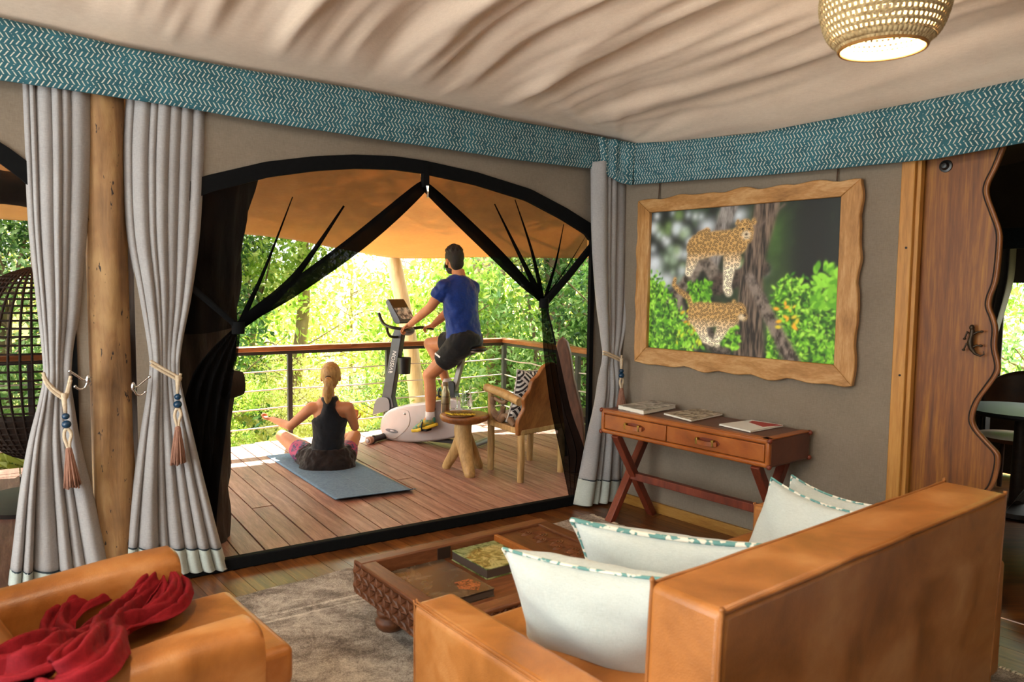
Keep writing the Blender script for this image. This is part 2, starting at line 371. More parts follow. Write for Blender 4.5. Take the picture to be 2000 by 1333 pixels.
# ---- draped ceiling
ZA = lambda a: lerp1(a, [0, .2, .95, 1.6, 2.0, 2.7, 3.2, 3.7, 6], [2.59, 2.615, 2.632, 2.66, 2.675, 2.683, 2.70, 2.738, 2.76])
ZB = lambda b: lerp1(b, [0, .24, .5, 1.18, 1.73, 2.19, 2.57, 6], [2.59, 2.56, 2.533, 2.495, 2.505, 2.517, 2.538, 2.6])
def ceil_pt(u, v):
    d = v**1.25 * 6.4; L = (u**1.15) * 6.7
    P = K + dB * (d / .995) - dA * L
    da = d; db = L * .995
    k = .5; h = -k * math.log(math.exp(-da / k) + math.exp(-db / k) + 1e-9) if min(da, db) < 12 else min(da, db)
    h = max(h + k * math.log(2) * math.exp(-abs(da - db) / .9) * .0, -.3)
    smn = da * db / (da + db + .05) * 1.35
    w = db / (da + db + 1e-6); z0 = ZA(L) * w + ZB(d) * (1 - w)
    q = L - .04 * d + .06 * math.sin(1.7*d + 1.3*L)
    fold = 0
    for lam, am, ph in ((.62, 1.0, .3), (.33, 1.0, 1.9), (.19, .5, .8), (.11, .3, 2.2)):
        fold += am * (abs(math.sin(math.pi * (q + .05*math.sin(2.1*d + 5*ph)) / lam + ph)) - .64)
    env = sm(da, .08, .75) * sm(db, .05, .55) * (.35 + .65 * math.exp(-((L - 2.0) / 1.4)**2))
    # a fan of folds pulled into the corner
    th = math.atan2(da, db + 1e-6); fan = math.sin(th * 21 + .8) * .5 + .35 * math.sin(th * 37)
    env2 = math.exp(-((math.hypot(da, db) - .75) / .55)**2) * .5
    z = z0 + .30 * smn - .03 * sm(da, 0, .3) * (1 - sm(da, .3, 1.0)) + .055 * fold * env + .016 * fan * env2
    for s0 in (1.55, 2.95): z -= .014 * math.exp(-((q - s0) / .02)**2) * sm(da, .05, .3)
    return P + EZ * (z + .012)
struct(MB().grid(ceil_pt, 250, 170).build('ceiling', CEILF, smooth=3.1))
# ---- patterned valance: runs along both walls and bunches at the corner
tops = [(-120, 8), (0, 35), (245, 93), (455, 133), (700, 175), (825, 200), (1000, 236), (1175, 268)]; bots = [(-120, 141), (0, 159), (175, 184), (350, 210), (525, 242), (700, 268), (860, 291), (1000, 313), (1161, 331)]
va_a = np.linspace(6.55, .17, 150); zt = lambda a: lerp1(a, [.19, .94, 1.59, 1.99, 2.68, 3.18, 3.68, 7], [2.613, 2.631, 2.658, 2.673, 2.681, 2.696, 2.736, 2.76]); zb_ = lambda a: lerp1(a, [.25, .94, 1.46, 1.99, 2.5, 2.94, 3.34, 3.69, 7], [2.385, 2.381, 2.397, 2.407, 2.419, 2.445, 2.453, 2.458, 2.47])
vb_b = np.linspace(.20, 5.6, 130); ztB = lambda b: lerp1(b, [.24, .5, 1.18, 1.73, 2.19, 2.57, 6], [2.562, 2.533, 2.493, 2.504, 2.517, 2.538, 2.6]); zbB = lambda b: lerp1(b, [.2, .5, 1.19, 1.74, 2.2, 2.58, 6], [2.279, 2.267, 2.239, 2.227, 2.219, 2.248, 2.3])
def valance(rows, name, label, NV=10):
    # rows: (top point, bottom point, outward normal, phase)
    vs, fs, uv = [], [], []; run = 0.
    for i, (tp, bp, n, ph) in enumerate(rows):
        if i: run += float(np.linalg.norm(np.array(tp[:2]) - np.array(rows[i-1][0][:2])))
        for j in range(NV + 1):
            t = j / NV; P = tp * (1 - t) + bp * t + n * (.012 * math.sin(math.pi * t) + .006 * math.sin(ph + 2.5 * t) * t)
            vs.append(tuple(P)); uv.append((run, (1 - t) * float(tp[2] - bp[2])))
    for i in range(len(rows) - 1):
        for j in range(NV): fs.append((i*(NV+1) + j, (i+1)*(NV+1) + j, (i+1)*(NV+1) + j + 1, i*(NV+1) + j + 1))
    me = bpy.data.meshes.new(name); me.from_pydata(vs, [], fs); l = me.uv_layers.new(name='UVMap')
    for lp in me.loops: l.data[lp.index].uv = uv[lp.vertex_index]
    me.shade_smooth(); me.materials.append(VAL); o = bpy.data.objects.new(name, me); COL.objects.link(o)
    s = o.modifiers.new('solid', 'SOLIDIFY'); s.thickness = .006; return tag(o, label, 'valance')
rowsA = [(PA(a, zt(a), .06), PA(a, zb_(a), .075), nA, a * 5) for a in va_a]
rowsB = [(PB(b, ztB(b), .06), PB(b, zbB(b), .075), nB, b * 6) for b in vb_b]
valance(rowsA, 'valance', 'teal valance with white dashes above the arched net doorway')
cr = []
for i in range(26):                                 # bunched corner piece
    t = i / 25; P0 = PA(.23, 0, .064); P1 = PB(.25, 0, .064); M_ = K + (nA + nB) * .145
    P = P0 * (1-t)**2 + M_ * 2*t*(1-t) + P1 * t*t; n = nrm(nA * (1-t) + nB * t)
    P = P + n * (.018 * math.sin(t * 17) * math.sin(math.pi * t))
    cr.append((P + EZ * (2.612 - .055*t), P + EZ * (2.392 - .12*t - .03*math.sin(math.pi*t)) + n*.03, n, t * 30))
valance(cr, 'valance_corner', 'bunched corner piece of teal dashed valance over the linen curtain')
valance(rowsB, 'valance', 'teal valance with white dashes above the leopard picture')
# ---- black webbing around the arches, sill, zip
def arch_band(xs, zs, name, label, wid=.075, jl=None):
    t = thing(name, label, 'door frame', PA((xs[0]+xs[-1])/2, 0, 0))
    aa = np.linspace(xs[0], xs[-1], 70); b = MB(); poly = [(a, lerp1(a, xs, zs)) for a in aa]
    out = [(a, z + .004) for a, z in poly]; inn = [(a + (.5*(xs[0]+xs[-1]) - a) * .03, z - wid) for a, z in poly]
    b.loft([[PA(o_[0], o_[1], .012), PA(i_[0], i_[1], .012), PA(i_[0], i_[1], -.018), PA(o_[0], o_[1], -.018)] for o_, i_ in zip(out, inn)])
    b.build('arch_band', BLK, t, smooth=.6)
    for s in (0, -1):
        a = xs[s]; c = .035 if s == 0 else -.035
        MB().prism([(a, 0), (a + c, 0), (a + c, zs[s]), (a, zs[s])], lambda u, v, w: PA(u, v, w), -.018, .012).build('side_band', BLK, t)
    return t
dm = arch_band(*ARCH_M, 'net_door_frame', 'black webbing edging the big arched opening to the deck')
arch_band(*ARCH_L, 'net_door_frame', 'black webbing edging the arched opening in front of the woven egg chair')
npn = MB(); xsL, zsL = ARCH_L
npn.grid(lambda u, v: PA(xsL[0] + (xsL[-1] - xsL[0])*u, .03 + (lerp1(xsL[0] + (xsL[-1] - xsL[0])*u, xsL, zsL) - .05)*v, -.035 + .006*math.sin(20*u)*math.sin(3*v)), 60, 20)
npo = npn.build('insect_screen', NET, smooth=3.1, fix=False); tag(npo, 'flat black insect net closing the opening before the egg chair', 'insect net')
MB().prism([(.19, 0), (3.10, 0), (3.10, .066), (.19, .066)], lambda u, v, w: PA(u, v, w), -.02, .03).build('sill', BLK, dm, bevel=.006)
MB().prism([(1.515, 2.165), (1.555, 2.165), (1.555, 2.31), (1.515, 2.31)], lambda u, v, w: PA(u, v, w), -.022, .016).build('zip_strip', BLK, dm)
zp = MB(); zp.tube([PA(1.535, 2.17, .03), PA(1.535, 2.135, .035)], [.012, .006], 8); zp.tube([PA(1.535, 2.14, .035), PA(1.538, 2.10, .035)], .006, 6); zp.build('zip_pull', CHROME, dm)
# ---- insect net flaps tied aside
def flap(side, label):
    xs, zs = ARCH_M; t = thing('net_flap', label, 'insect net', PA(2.658 if side > 0 else .62, 0, -.03))
    if side > 0:
        bd = [(a, lerp1(a, xs, zs) - .06) for a in np.linspace(1.536, 3.08, 40)] + [(3.07, z) for z in np.linspace(1.9, 1.32, 10)]; G = (2.658, 1.328); top = (1.536, 2.178)
        rolls = [((1.536, 2.178), (2.0, 1.79), .032, .052), ((2.05, 2.02), (2.35, 1.60), .006, .045), ((2.35, 2.05), (2.52, 1.62), .003, .02)]
    else:
        bd = [(a, lerp1(a, xs, zs) - .06) for a in np.linspace(1.53, .225, 40)] + [(.225, z) for z in np.linspace(1.95, 1.78, 6)]; G = (.621, 1.453); top = (1.53, 2.178)
        rolls = [((1.53, 2.178), (1.04, 1.80), .028, .046), ((1.02, 2.10), (.80, 1.74), .005, .034), ((.86, 2.14), (.72, 1.8), .004, .024), ((.45, 2.0), (.52, 1.72), .003, .02)]
    n = len(bd)
    def net(u, v):
        i = u * (n - 1); k = min(int(i), n - 2); f = i - k
        a = bd[k][0]*(1-f) + bd[k+1][0]*f; z = bd[k][1]*(1-f) + bd[k+1][1]*f
        if u < .001: a, z = top
        s = v**.9; wob = .02 * math.sin(23*u + 2) * math.sin(math.pi * v) + .012 * math.sin(61*u) * v
        return PA(a*(1-s) + G[0]*s, z*(1-s) + G[1]*s - .03*math.sin(math.pi*s)*u, -.035 + wob)
    MB().grid(net, 90, 24).build('net', NET, t, smooth=3.1, fix=False)
    for k, (p, mid, r0, r1) in enumerate(rolls):
        pts = plen([PA(p[0], p[1], -.02), PA(mid[0], mid[1], -.015), PA(G[0], G[1], -.01)], 26)
        rr_ = [(r0 + (r1 - r0) * (math.sin(math.pi * min(1, i/25*1.15))**.7 if k == 0 else (i/25)**1.4)) * (1 - .45 * sm(i/25, .75, 1)) for i in range(26)]
        MB().tube(pts, rr_, 10, flat=.35, hint=nA).build('rolled_edge', NET2, t, smooth=3.1)
    return t, G
fL, GL = flap(1, 'black insect net flap tied back beside the dark tree trunk')
fR, GR = flap(-1, 'black insect net flap tied back beside the rustic wooden armchair')
def hang(rows, t, folds, seed):
    rows = [(WA(xl, y, -.02), WA(xr, y, -.02)) for y, xl, xr in rows]; rL = plen([r[0] for r in rows], 40); rR = plen([r[1] for r in rows], 40)
    def fn(u, v):
        j = min(39, int(round(v*39))); P = rL[j]*(1-u) + rR[j]*u; w = np.linalg.norm(rR[j] - rL[j])
        return P + nA * (.22*w*math.sin(folds*2*math.pi*u + seed + 1.5*v) * .5)
    MB().grid(fn, 44, 39).build('gathered_net', NET2, t, smooth=3.1, fix=False)
hang([(640, 458, 470), (690, 405, 464), (745, 370, 452), (850, 345, 438), (960, 330, 425), (1060, 320, 418), (1112, 318, 415)], fL, 4, .3)
hang([(596, 1056, 1070), (640, 1057, 1076), (700, 1061, 1090), (800, 1074, 1112), (880, 1091, 1138), (930, 1102, 1131), (986, 1114, 1122)], fR, 3, 1.1)
MB().tube([PA(3.09, 1.72, -.015), PA(2.9, 1.55, .0), PA(*GL, .005)], .016, 6, flat=.25, hint=nA).build('tie_strap', BLK, fL)
MB().tube([PA(.2, 1.86, -.01), PA(.42, 1.64, .0), PA(*GR, .005)], .028, 6, flat=.25, hint=nA).build('tie_strap', BLK, fR)
MB().tube(plen([PA(*GR, .0), PA(.56, 1.30, .0), PA(.52, 1.16, .0)], 8), .006, 6).build('tie_cord', BLK, fR)
for t, G in ((fL, GL), (fR, GR)): MB().tube([PA(G[0], G[1] + .03, -.005), PA(G[0], G[1] - .035, -.005)], .034, 12).build('tie_knot', BLK, t, smooth=.8)
# ---- sliding wooden door with its wavy edge
DOORM = wood('door_wood', '#3f200a', '#774416', '#a9711f', (9, 9, .55), 1.6, .5, .0, .05)
TRIMM = wood('trim_wood', '#8a5a24', '#b37c38', '#c9974f', (9, 9, .8), 1.6, .45, .0)
doff = -.045
wav = [(1960, 288), (1945, 326), (1930, 357), (1928, 380), (1940, 415), (1952, 450), (1953, 480), (1946, 545), (1934, 580), (1932, 600), (1940, 622), (1945, 645), (1943, 678), (1950, 712), (1947, 730), (1930, 755), (1909, 785), (1899, 816), (1905, 838), (1925, 862), (1946, 885), (1950, 900), (1946, 925), (1936, 952)]
edge = [(bB(WB(x, y, doff)), float(WB(x, y, doff)[2])) for x, y in wav]; lo_ = edge[-1]
edge += [(lo_[0] - .06, .5), (lo_[0] + .02, .35), (lo_[0] + .05, .2), (lo_[0], .02)]
edge = [tuple(p[:2]) for p in plen([(b_, z_, 0) for b_, z_ in edge], 110)]
dr = thing('door_1', 'sliding wooden door with a wavy edge and lizard handle', 'door', PB(2.3, 0, doff)); dr['kind'] = 'structure'
MB().prism([(2.02, .02), (2.02, edge[0][1] + .25)] + [(edge[0][0], edge[0][1] + .25)] + edge, lambda u, v, w: PB(u, v, w), doff, doff - .04).build('door_leaf', DOORM, dr, bevel=.004)
MB().tube([PB(b_, z_, doff + .002) for b_, z_ in edge], .009, 8).build('wavy_edge_strip', pm('door_edge', '#6b3a16', '#8a5426', 8, rough=.4), dr, smooth=.8)
MB().tube([PB(b_ - .016, z_, doff + .001) for b_, z_ in edge], .0035, 6).build('dark_groove', pm('groove', '#1d0d05', rough=.7), dr)
kp = WB(1848, 325, doff); MB().lathe([(.0, .03), (.012, .029), (.018, .02), (.02, .012), (.03, .01), (.031, 0)][::-1], kp, 20, nB).build('round_stop', pm('black_rubber', '#0b0b0b', rough=.35), dr, smooth=.7)
# bronze lizard handle
lz = MB(); c0 = WB(1898, 645, doff + .035); bx = dB
def LZ(dx, dz, o=.0): return c0 + bx*dx + EZ*dz + nB*o
lz.tube([LZ(.0, .012), LZ(.003, -.005), LZ(.0, -.03), LZ(-.004, -.06), LZ(.002, -.09), LZ(.02, -.115), LZ(.045, -.125), LZ(.06, -.115), LZ(.058, -.10)], [.007, .012, .0095, .014, .012, .007, .0045, .003, .002], 10)
lz.ell(LZ(0, .012), (.012, .012, .015)); 
for dx, dz, ex, ez in ((.008, -.02, .045, -.005), (-.008, -.02, -.03, -.045), (.008, -.085, .045, -.075), (-.008, -.08, -.032, -.1)):
    lz.tube([LZ(dx, dz), LZ((dx+ex)/2, dz + .012), LZ(ex, ez)], [.006, .005, .004], 8); lz.ell(LZ(ex, ez), (.008, .008, .006))
lz.tube([LZ(.0, -.02, 0), LZ(.0, -.02, -.035)], .006, 8); lz.tube([LZ(.0, -.085, 0), LZ(.0, -.085, -.035)], .006, 8)
lz.build('lizard_handle', pm('dark_bronze', '#2a2018', '#453626', 30, rough=.4, metal=.7), dr, smooth=1.0)
tr = thing('trim_1', 'upright wooden trim post beside the sliding door', 'trim', PB(2.06, 0, 0)); tr['kind'] = 'structure'
MB().prism([(2.032, 0), (2.10, 0), (2.10, 2.5), (2.032, 2.5)], to, .035, -.03).build('trim_board', TRIMM, tr, bevel=.004)
MB().prism([(2.10, 0), (2.122, 0), (2.122, 2.5), (2.10, 2.5)], to, .012, -.03).build('trim_strip', TRIMM, tr, bevel=.003)
for z_ in (1.79, 1.13): MB().lathe([(.006, 0), (.006, .003), (.001, .004)], PB(2.075, z_, .035), 10, nB).build('screw', pm('screw_hole', '#140a05', rough=.6), tr)
# ---- the next room, seen past the door
R2 = lambda b, o_, z: PB(b, z, -o_)
struct(MB().prism([(.55, .05), (6.5, .05), (6.5, 3.4), (.55, 3.4)], lambda u, v, w: R2(u, v, w), -.06, -.014).build('floor_next_room', FLOORM))
w2 = MB(); W2w = (1.46, 2.7)
for q in ([(.5, 0), (W2w[0], 0), (W2w[0], 2.8), (.5, 2.8)], [(W2w[1], 0), (6.6, 0), (6.6, 2.8), (W2w[1], 2.8)], [(W2w[0], 0), (W2w[1], 0), (W2w[1], .72), (W2w[0], .72)], [(W2w[0], 1.64), (W2w[1], 1.64), (W2w[1], 2.8), (W2w[0], 2.8)]):
    w2.prism(q, lambda u, v, w: R2(u, w, v), 3.3, 3.32)
TAUPE_SHADE = fabric('shaded_taupe_canvas', '#3d362d', '#4a4238', 300)  # taupe canvas again, the next room's dimness put into its colour
struct(w2.build('wall_next_room_far', TAUPE_SHADE))
struct(MB().prism([(.03, 0), (3.4, 0), (3.4, 3.4), (.03, 3.4)], lambda u, v, w: R2(w, u, v), .5, .48).build('wall_next_room_left', TAUPE_SHADE))
struct(MB().prism([(.03, 0), (3.4, 0), (3.4, 3.4), (.03, 3.4)], lambda u, v, w: R2(w, u, v), 6.5, 6.52).build('wall_next_room_right', TAUPE_SHADE))
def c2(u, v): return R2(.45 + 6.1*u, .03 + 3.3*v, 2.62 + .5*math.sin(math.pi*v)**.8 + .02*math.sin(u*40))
struct(MB().grid(c2, 60, 24).build('ceiling_next_room', TAUPE_SHADE, smooth=3.1))
# ---- canopy over the deck
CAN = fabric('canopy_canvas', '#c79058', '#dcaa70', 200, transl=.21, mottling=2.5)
outer = plen([(-6.6, 6.6, 2.2), (-5.0, 7.0, 2.12), (-2.65, 7.56, 2.03), (-1.95, 8.3, 1.96), (-1.36, 9.0, 1.885), (-.3, 9.04, 1.9), (.93, 9.1, 1.89), (2.6, 8.6, 1.95)], 61)
inner = [PA(a, 2.95, -.05) for a in np.linspace(6.6, -1.7, 61)]
def can(u, v):
    i = u*60; k = min(int(i), 59); f = i - k; O = outer[k]*(1-f) + outer[k+1]*f; I = inner[k]*(1-f) + inner[k+1]*f
    s = v; return I*(1-s) + O*s + EZ*(-.16*math.sin(math.pi*s)*(1-.4*s) + .015*math.sin(9*u + 6*s))
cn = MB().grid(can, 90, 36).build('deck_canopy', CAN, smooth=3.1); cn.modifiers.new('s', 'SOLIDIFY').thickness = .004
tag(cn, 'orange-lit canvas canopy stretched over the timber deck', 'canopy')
# ---- railing
RC = np.array([-.09, 8.70, 0]); rdB = nrm(np.array([.52, -.854, 0])); RAILW = wood('rail_wood', '#6d3a1c', '#955a30', '#b87c4c', (2, 16, 16), 1.4, .4, .1)
STEEL = pm('dark_steel', '#3a3a3a', '#4a4846', 10, rough=.5, metal=.3)
rl = thing('deck_railing', 'timber-topped deck railing with steel posts and rope lines', 'railing', RC)
end1 = RC - dA*7.6; end2 = RC + rdB*3.4
for p, q in ((RC + dA*.035, end1), (RC, end2)):
    k = 4 if q is end1 else 2
    for i in range(k):
        s = p + (q - p)*(i/k); e = p + (q - p)*((i+1)/k) ; x_, y_, d_ = frame_of(e - s)
        ang = math.atan2((e-s)[1], (e-s)[0]); L = np.linalg.norm(e-s); c = (s+e)/2 + EZ*.935
        o = MB().box((0, 0, 0), (L - .003, .13, .045)).build('top_rail', RAILW, rl, bevel=.006, world=False); o.location = tuple(c - RC); o.rotation_euler = (0, 0, ang)
    MB().bar(p + EZ*.895, q + EZ*.895, .05, .035).build('under_bar', STEEL, rl)
posts = [RC]
nl = np.array([-dA[1], dA[0], 0])
for x in (757, 566, 300, 60, -200): posts.append(Wp(x, 760, RC, nl)*[1, 1, 0])
nr = np.array([-rdB[1], rdB[0], 0])
for x in (1128,): posts.append(Wp(x, 760, RC, nr)*[1, 1, 0])
posts.append(RC + rdB*2.6)
for P in posts: MB().box(P + EZ*.38, (.045, .045, 1.0), np.array([dA, nA, EZ]).T).build('post', STEEL, rl, bevel=.003)
CAB = pm('pale_rope_line', '#c9c0b4', '#ddd5c9', 80, rough=.7)
for z_ in (.18, .36, .54, .72):
    for q in (end1, end2):
        pts = []
        n_ = 30
        for i in range(n_ + 1):
            P = RC + (q - RC)*(i/n_); pts.append(P + EZ*(z_ - .012*abs(math.sin(math.pi*i/5))))
        MB().tube(pts, .007, 6).build('rope_line', CAB, rl, smooth=3.1)
# ---- log pole holding up the canopy corner, wooden tent pole
LOG = wood('pale_log', '#a98f6c', '#c8b08a', '#e0cda9', (12, 12, 1), 1.2, .7, .05, .3)
lt = Dp(766, 494, 9.05); lb = Dp(818, 800, 9.25); lb2 = lb + (lb - lt)*.55
tag(MB().tube(plen([lt, lt*.5 + lb*.5 + V(.03, 0, 0), lb, lb2], 14), [.10, .09, .088, .09, .092, .093, .095, .096, .097, .098, .1, .1, .1, .1], 14).build('canopy_pole', LOG, smooth=.9), 'pale leaning log pole propping up the canopy corner', 'pole')
pc = PA(3.265, 0, -.055)
def polep(u, v):
    th = 2*math.pi*u; z = -.01 + v*2.66; r = .100 + .006*math.sin(3*th + 2*z) + .004*math.sin(5*th - 4*z) - .007*math.exp(-((th - 4.5 - .12*math.sin(3*z))/.06)**2) - .006*v
    return pc + V(math.cos(th)*r - .012*math.sin(1.3*z), math.sin(th)*r, z)
pp = MB().grid(polep, 60, 60, closeu=True)
tag(pp.build('tent_pole', POLEM, smooth=3.1), 'thick round timber pole standing between two tied linen curtains', 'pole')
# ================================================================== CURTAINS
def curtain(rows, off, folds, label, seed, tie_y):
    Ls = [WA(xl, y, off) for y, xl, xr in rows]; Rs = [WA(xr, y, off) for y, xl, xr in rows]
    NV = 90; rL = plen(Ls, NV + 1); rR = plen(Rs, NV + 1); zt_ = WA(rows[0][1], tie_y, off)[2]
    for p in rL + rR: p[2] = max(p[2], .012)
    base = (Ls[-1] + Rs[-1]) / 2 * [1, 1, 0]; t = thing('curtain', label, 'curtain', base)
    rs = random.Random(seed); ph = [rs.uniform(0, 6.28) for _ in range(5)]
    zbot = min(p[2] for p in rL + rR)
    for p in rL + rR:                               # level hem, just clear of the floor
        if p[2] < zbot + .16: p[2] = p[2]
    wid = [rs.uniform(.5, 1.6) for _ in range(folds)]; cw_ = np.concatenate([[0], np.cumsum(wid)]); cw_ = cw_/cw_[-1]; dep = [rs.uniform(.55, 1.25) for _ in range(folds)]
    def fn(u, v):
        j = min(NV, int(round(v*NV))); P = rL[j]*(1-u) + rR[j]*u; z = P[2]
        uu = min(.9999, max(0, u + .05*math.sin(2.2*v + ph[0])*math.sin(math.pi*u) + .012*math.sin(9*v + ph[1])*math.sin(math.pi*u)))
        k = int(np.searchsorted(cw_, uu, 'right') - 1); f_ = (uu - cw_[k])/(cw_[k+1] - cw_[k]); dd = dep[k]
        near = math.exp(-((z - zt_)/.18)**2); amp = (.030 + .030*sm(zt_ - z, .05, .9)) * (1 - .45*near)
        bul = math.sin(math.pi*f_)**.75
        dimple = .006*math.sin(31*v + 5*u + ph[2])*math.exp(-((z - zt_ + .25)/.3)**2)
        return P + nA * (amp*dd*bul + dimple + .010*math.sin(5*v + 7*u + ph[3]) - .03*(1 - math.sin(math.pi*u)**.4))
    g = MB().grid(fn, folds*16, NV); vs = np.array(g.v); cols = folds*16 + 1
    hemrow = next((j for j in range(NV) if vs[j*cols + cols//2][2] < .185), NV - 6)
    def sub(r0, r1):
        m = MB(); m.add([g.v[i] for i in range(r0*cols, (r1+1)*cols)], [(j*cols+i, j*cols+i+1, (j+1)*cols+i+1, (j+1)*cols+i) for j in range(r1-r0) for i in range(cols-1)]); return m
    o = sub(0, hemrow).build('drape', CURT, t, smooth=3.1, fix=False); o.modifiers.new('s', 'SOLIDIFY').thickness = .004
    o = hm = sub(hemrow, NV).build('hem', HEM, t, smooth=3.1, fix=False); o.modifiers.new('s', 'SOLIDIFY').thickness = .005
    MB().tube([vs[hemrow*cols + i] + nA*.004 for i in range(0, cols, 2)], .005, 6).build('piping', pm('dark_piping', '#12222c', rough=.7), hm, smooth=3.1)
    return t
def tieback(pts, knot, drop, label, lean=0.):
    # rope round the drape, then a knot, two beads, a loop and a tassel hanging down
    t = thing('curtain_tieback', label, 'tieback', knot)
    for dz in (0, -.018):
        MB().tube(plen([p + EZ*dz for p in pts], 24), .0075, 8).build('rope', ROPE, t, smooth=3.1)
    k = np.array(knot, float); o_ = nA*.015; k = k + o_; s = drop / .43; sx = dA*lean
    def Q(h, l=0): return k - EZ*(h*s) + dA*(lean*h*s + l)
    MB().tube([Q(0), Q(.05), Q(.09)], [.012, .011, .008], 8).build('rope_drop', ROPE, t, smooth=3.1)
    for h, r in ((.105, .017), (.142, .021)): MB().ell(Q(h), (r, r, r*.92)).build('bead', BEAD, t, smooth=3.1)
    MB().tube(plen([Q(.25, .004), Q(.225, .006), Q(.19, .016), Q(.165, .006), Q(.168, -.008), Q(.20, -.014), Q(.235, -.006), Q(.26, 0)], 24), .008, 8).build('loop', ROPE, t, smooth=3.1)
    tb = MB(); rs = random.Random(int(k[0]*1000))
    for i in range(46):
        th = i*2.4; r0 = .011*math.sqrt((i+.5)/46); r1 = .038*math.sqrt((i+.5)/46)
        e = V(math.cos(th), math.sin(th), 0)
        tb.tube([Q(.255) + e*r0, Q(.30) + e*(r0*1.6), Q(.36) + e*(r1*.75), Q(.43 + rs.uniform(-.012, .012)) + e*r1], [.004, .0045, .0045, .0045], 5)
    tb.ell(Q(.262), (.015, .015, .018)); tb.build('tassel', TASS, t, smooth=3.1)
    return t
curtain([(148, 44, 180), (300, 50, 178), (450, 58, 170), (600, 74, 157), (690, 84, 143), (740, 86, 140), (790, 76, 144), (870, 56, 158), (960, 40, 180), (1060, 28, 203), (1145, 18, 224)], .018, 6, 'grey linen curtain tied back on the egg chair side of the timber pole', 3, 740)
curtain([(174, 250, 403), (300, 244, 400), (450, 250, 392), (570, 272, 376), (660, 288, 358), (712, 294, 351), (760, 290, 356), (850, 276, 377), (950, 262, 402), (1050, 250, 428), (1125, 243, 449)], .018, 7, 'grey linen curtain tied back between the timber pole and the big arched opening', 8, 712)
curtain([(316, 1160, 1238), (430, 1160, 1236), (520, 1163, 1232), (600, 1169, 1227), (660, 1177, 1218), (697, 1180, 1212), (740, 1174, 1214), (800, 1163, 1217), (880, 1147, 1222), (950, 1134, 1226), (988, 1127, 1228)], .10, 5, 'grey linen curtain tied back in the corner beside the writing desk', 5, 697)
def wa_pts(l, off=.19): return [WA(x, y, off) for x, y in l]
tieback(wa_pts([(84, 728), (92, 745), (108, 762), (125, 772), (131, 765), (138, 735)], .085), WA(124, 768, .095), .45, 'rope tieback with blue beads and pink tassel on the drape by the egg chair', .05)
tieback(wa_pts([(294, 705), (305, 712), (322, 722), (340, 732), (350, 737), (353, 730)], .085), WA(346, 733, .095), .45, 'rope tieback with blue beads and pink tassel on the drape beside the arched opening', -.02)
tieback(wa_pts([(1178, 687), (1188, 690), (1200, 695), (1212, 700), (1214, 694)], .165), WA(1211, 700, .175), .37, 'rope tieback with blue beads and pink tassel above the writing desk', .03)
for (x, y), sgn, lb in (((160, 742), -1, 'chrome curtain hook on the pole beside the egg chair curtain'), ((272, 756), 1, 'chrome curtain hook on the pole beside the arched opening')):
    c = WA(x + (12 if sgn < 0 else -12), y, .08); h = MB(); e = dA * sgn
    h.tube(plen([c, c + e*.02 + EZ*.0, c + e*.035 + EZ*.012, c + e*.075 + EZ*.045], 12), .006, 8); h.tube(plen([c, c + e*.012 - EZ*.035, c + e*.035 - EZ*.045, c + e*.055 - EZ*.03], 12), .006, 8)
    h.ell(c + e*.075 + EZ*.045, (.008, .008, .008)); h.ell(c + e*.055 - EZ*.03, (.008, .008, .008)); h.ell(c, (.012, .012, .025))
    tag(h.build('curtain_hook', CHROME, smooth=1.2), lb, 'hook', 'chrome hooks on the tent pole')
# ================================================================== PICTURE
pt = thing('picture', 'large framed photograph of two leopards hung on the canvas wall', 'picture', PB(1.05, 1.05, .03))
FRM = wood('teak_frame', '#80562a', '#ad7c46', '#cfa673', (3, 3, 12), 1.3, .45, .08, .1); FRMV = wood('teak_frame_upright', '#80562a', '#ad7c46', '#cfa673', (12, 12, 2), 1.3, .45, .08, .1)
b0, b1, z0_, z1_ = .262, 1.83, 1.045, 2.165; ib0, ib1, iz0, iz1 = .368, 1.722, 1.153, 2.078
def wavy(p, q, amp, seed, n=40):
    rs = random.Random(seed); out = []; ph = [rs.uniform(0, 6) for _ in range(3)]
    for i in range(n + 1):
        t = i/n; e = math.sin(math.pi*t)**.3
        w = amp*e*(.6*abs(math.sin(9*t*2.2 + ph[0])) + .3*math.sin(23*t + ph[1]) + .2*math.sin(41*t + ph[2]))
        d = (q[0]-p[0], q[1]-p[1]); L = math.hypot(*d); nx, ny = d[1]/L, -d[0]/L
        out.append((p[0] + d[0]*t + nx*w, p[1] + d[1]*t + ny*w))
    return out
for nm, o1, o2, i1, i2, mt, sd in (('frame_board', (b0, z0_), (b1, z0_), (ib0, iz0), (ib1, iz0), FRM, 1), ('frame_board', (b1, z0_), (b1, z1_), (ib1, iz0), (ib1, iz1), FRMV, 2), ('frame_board', (b1, z1_), (b0, z1_), (ib1, iz1), (ib0, iz1), FRM, 3), ('frame_board', (b0, z1_), (b0, z0_), (ib0, iz1), (ib0, iz0), FRMV, 4)):
    poly = wavy(o1, o2, .022 if sd != 4 else .012, sd) + [i2, i1]
    MB().prism(poly, lambda u, v, w: PB(u, v, w), .018, .052).build(nm, mt, pt, bevel=.005)
for b_ in (.42, 1.68): MB().tube([PB(b_, z1_ - .02, .022), PB(b_, 2.34, .012)], .004, 6).build('hanging_cord', pm('cord_brown', '#4a3322', rough=.8), pt)
MB().prism([(b0+.05, z0_+.05), (b1-.05, z0_+.05), (b1-.05, z1_-.05), (b0+.05, z1_-.05)], lambda u, v, w: PB(u, v, w), .006, .02).build('backing_board', pm('backing', '#4a3a28', rough=.8), pt)
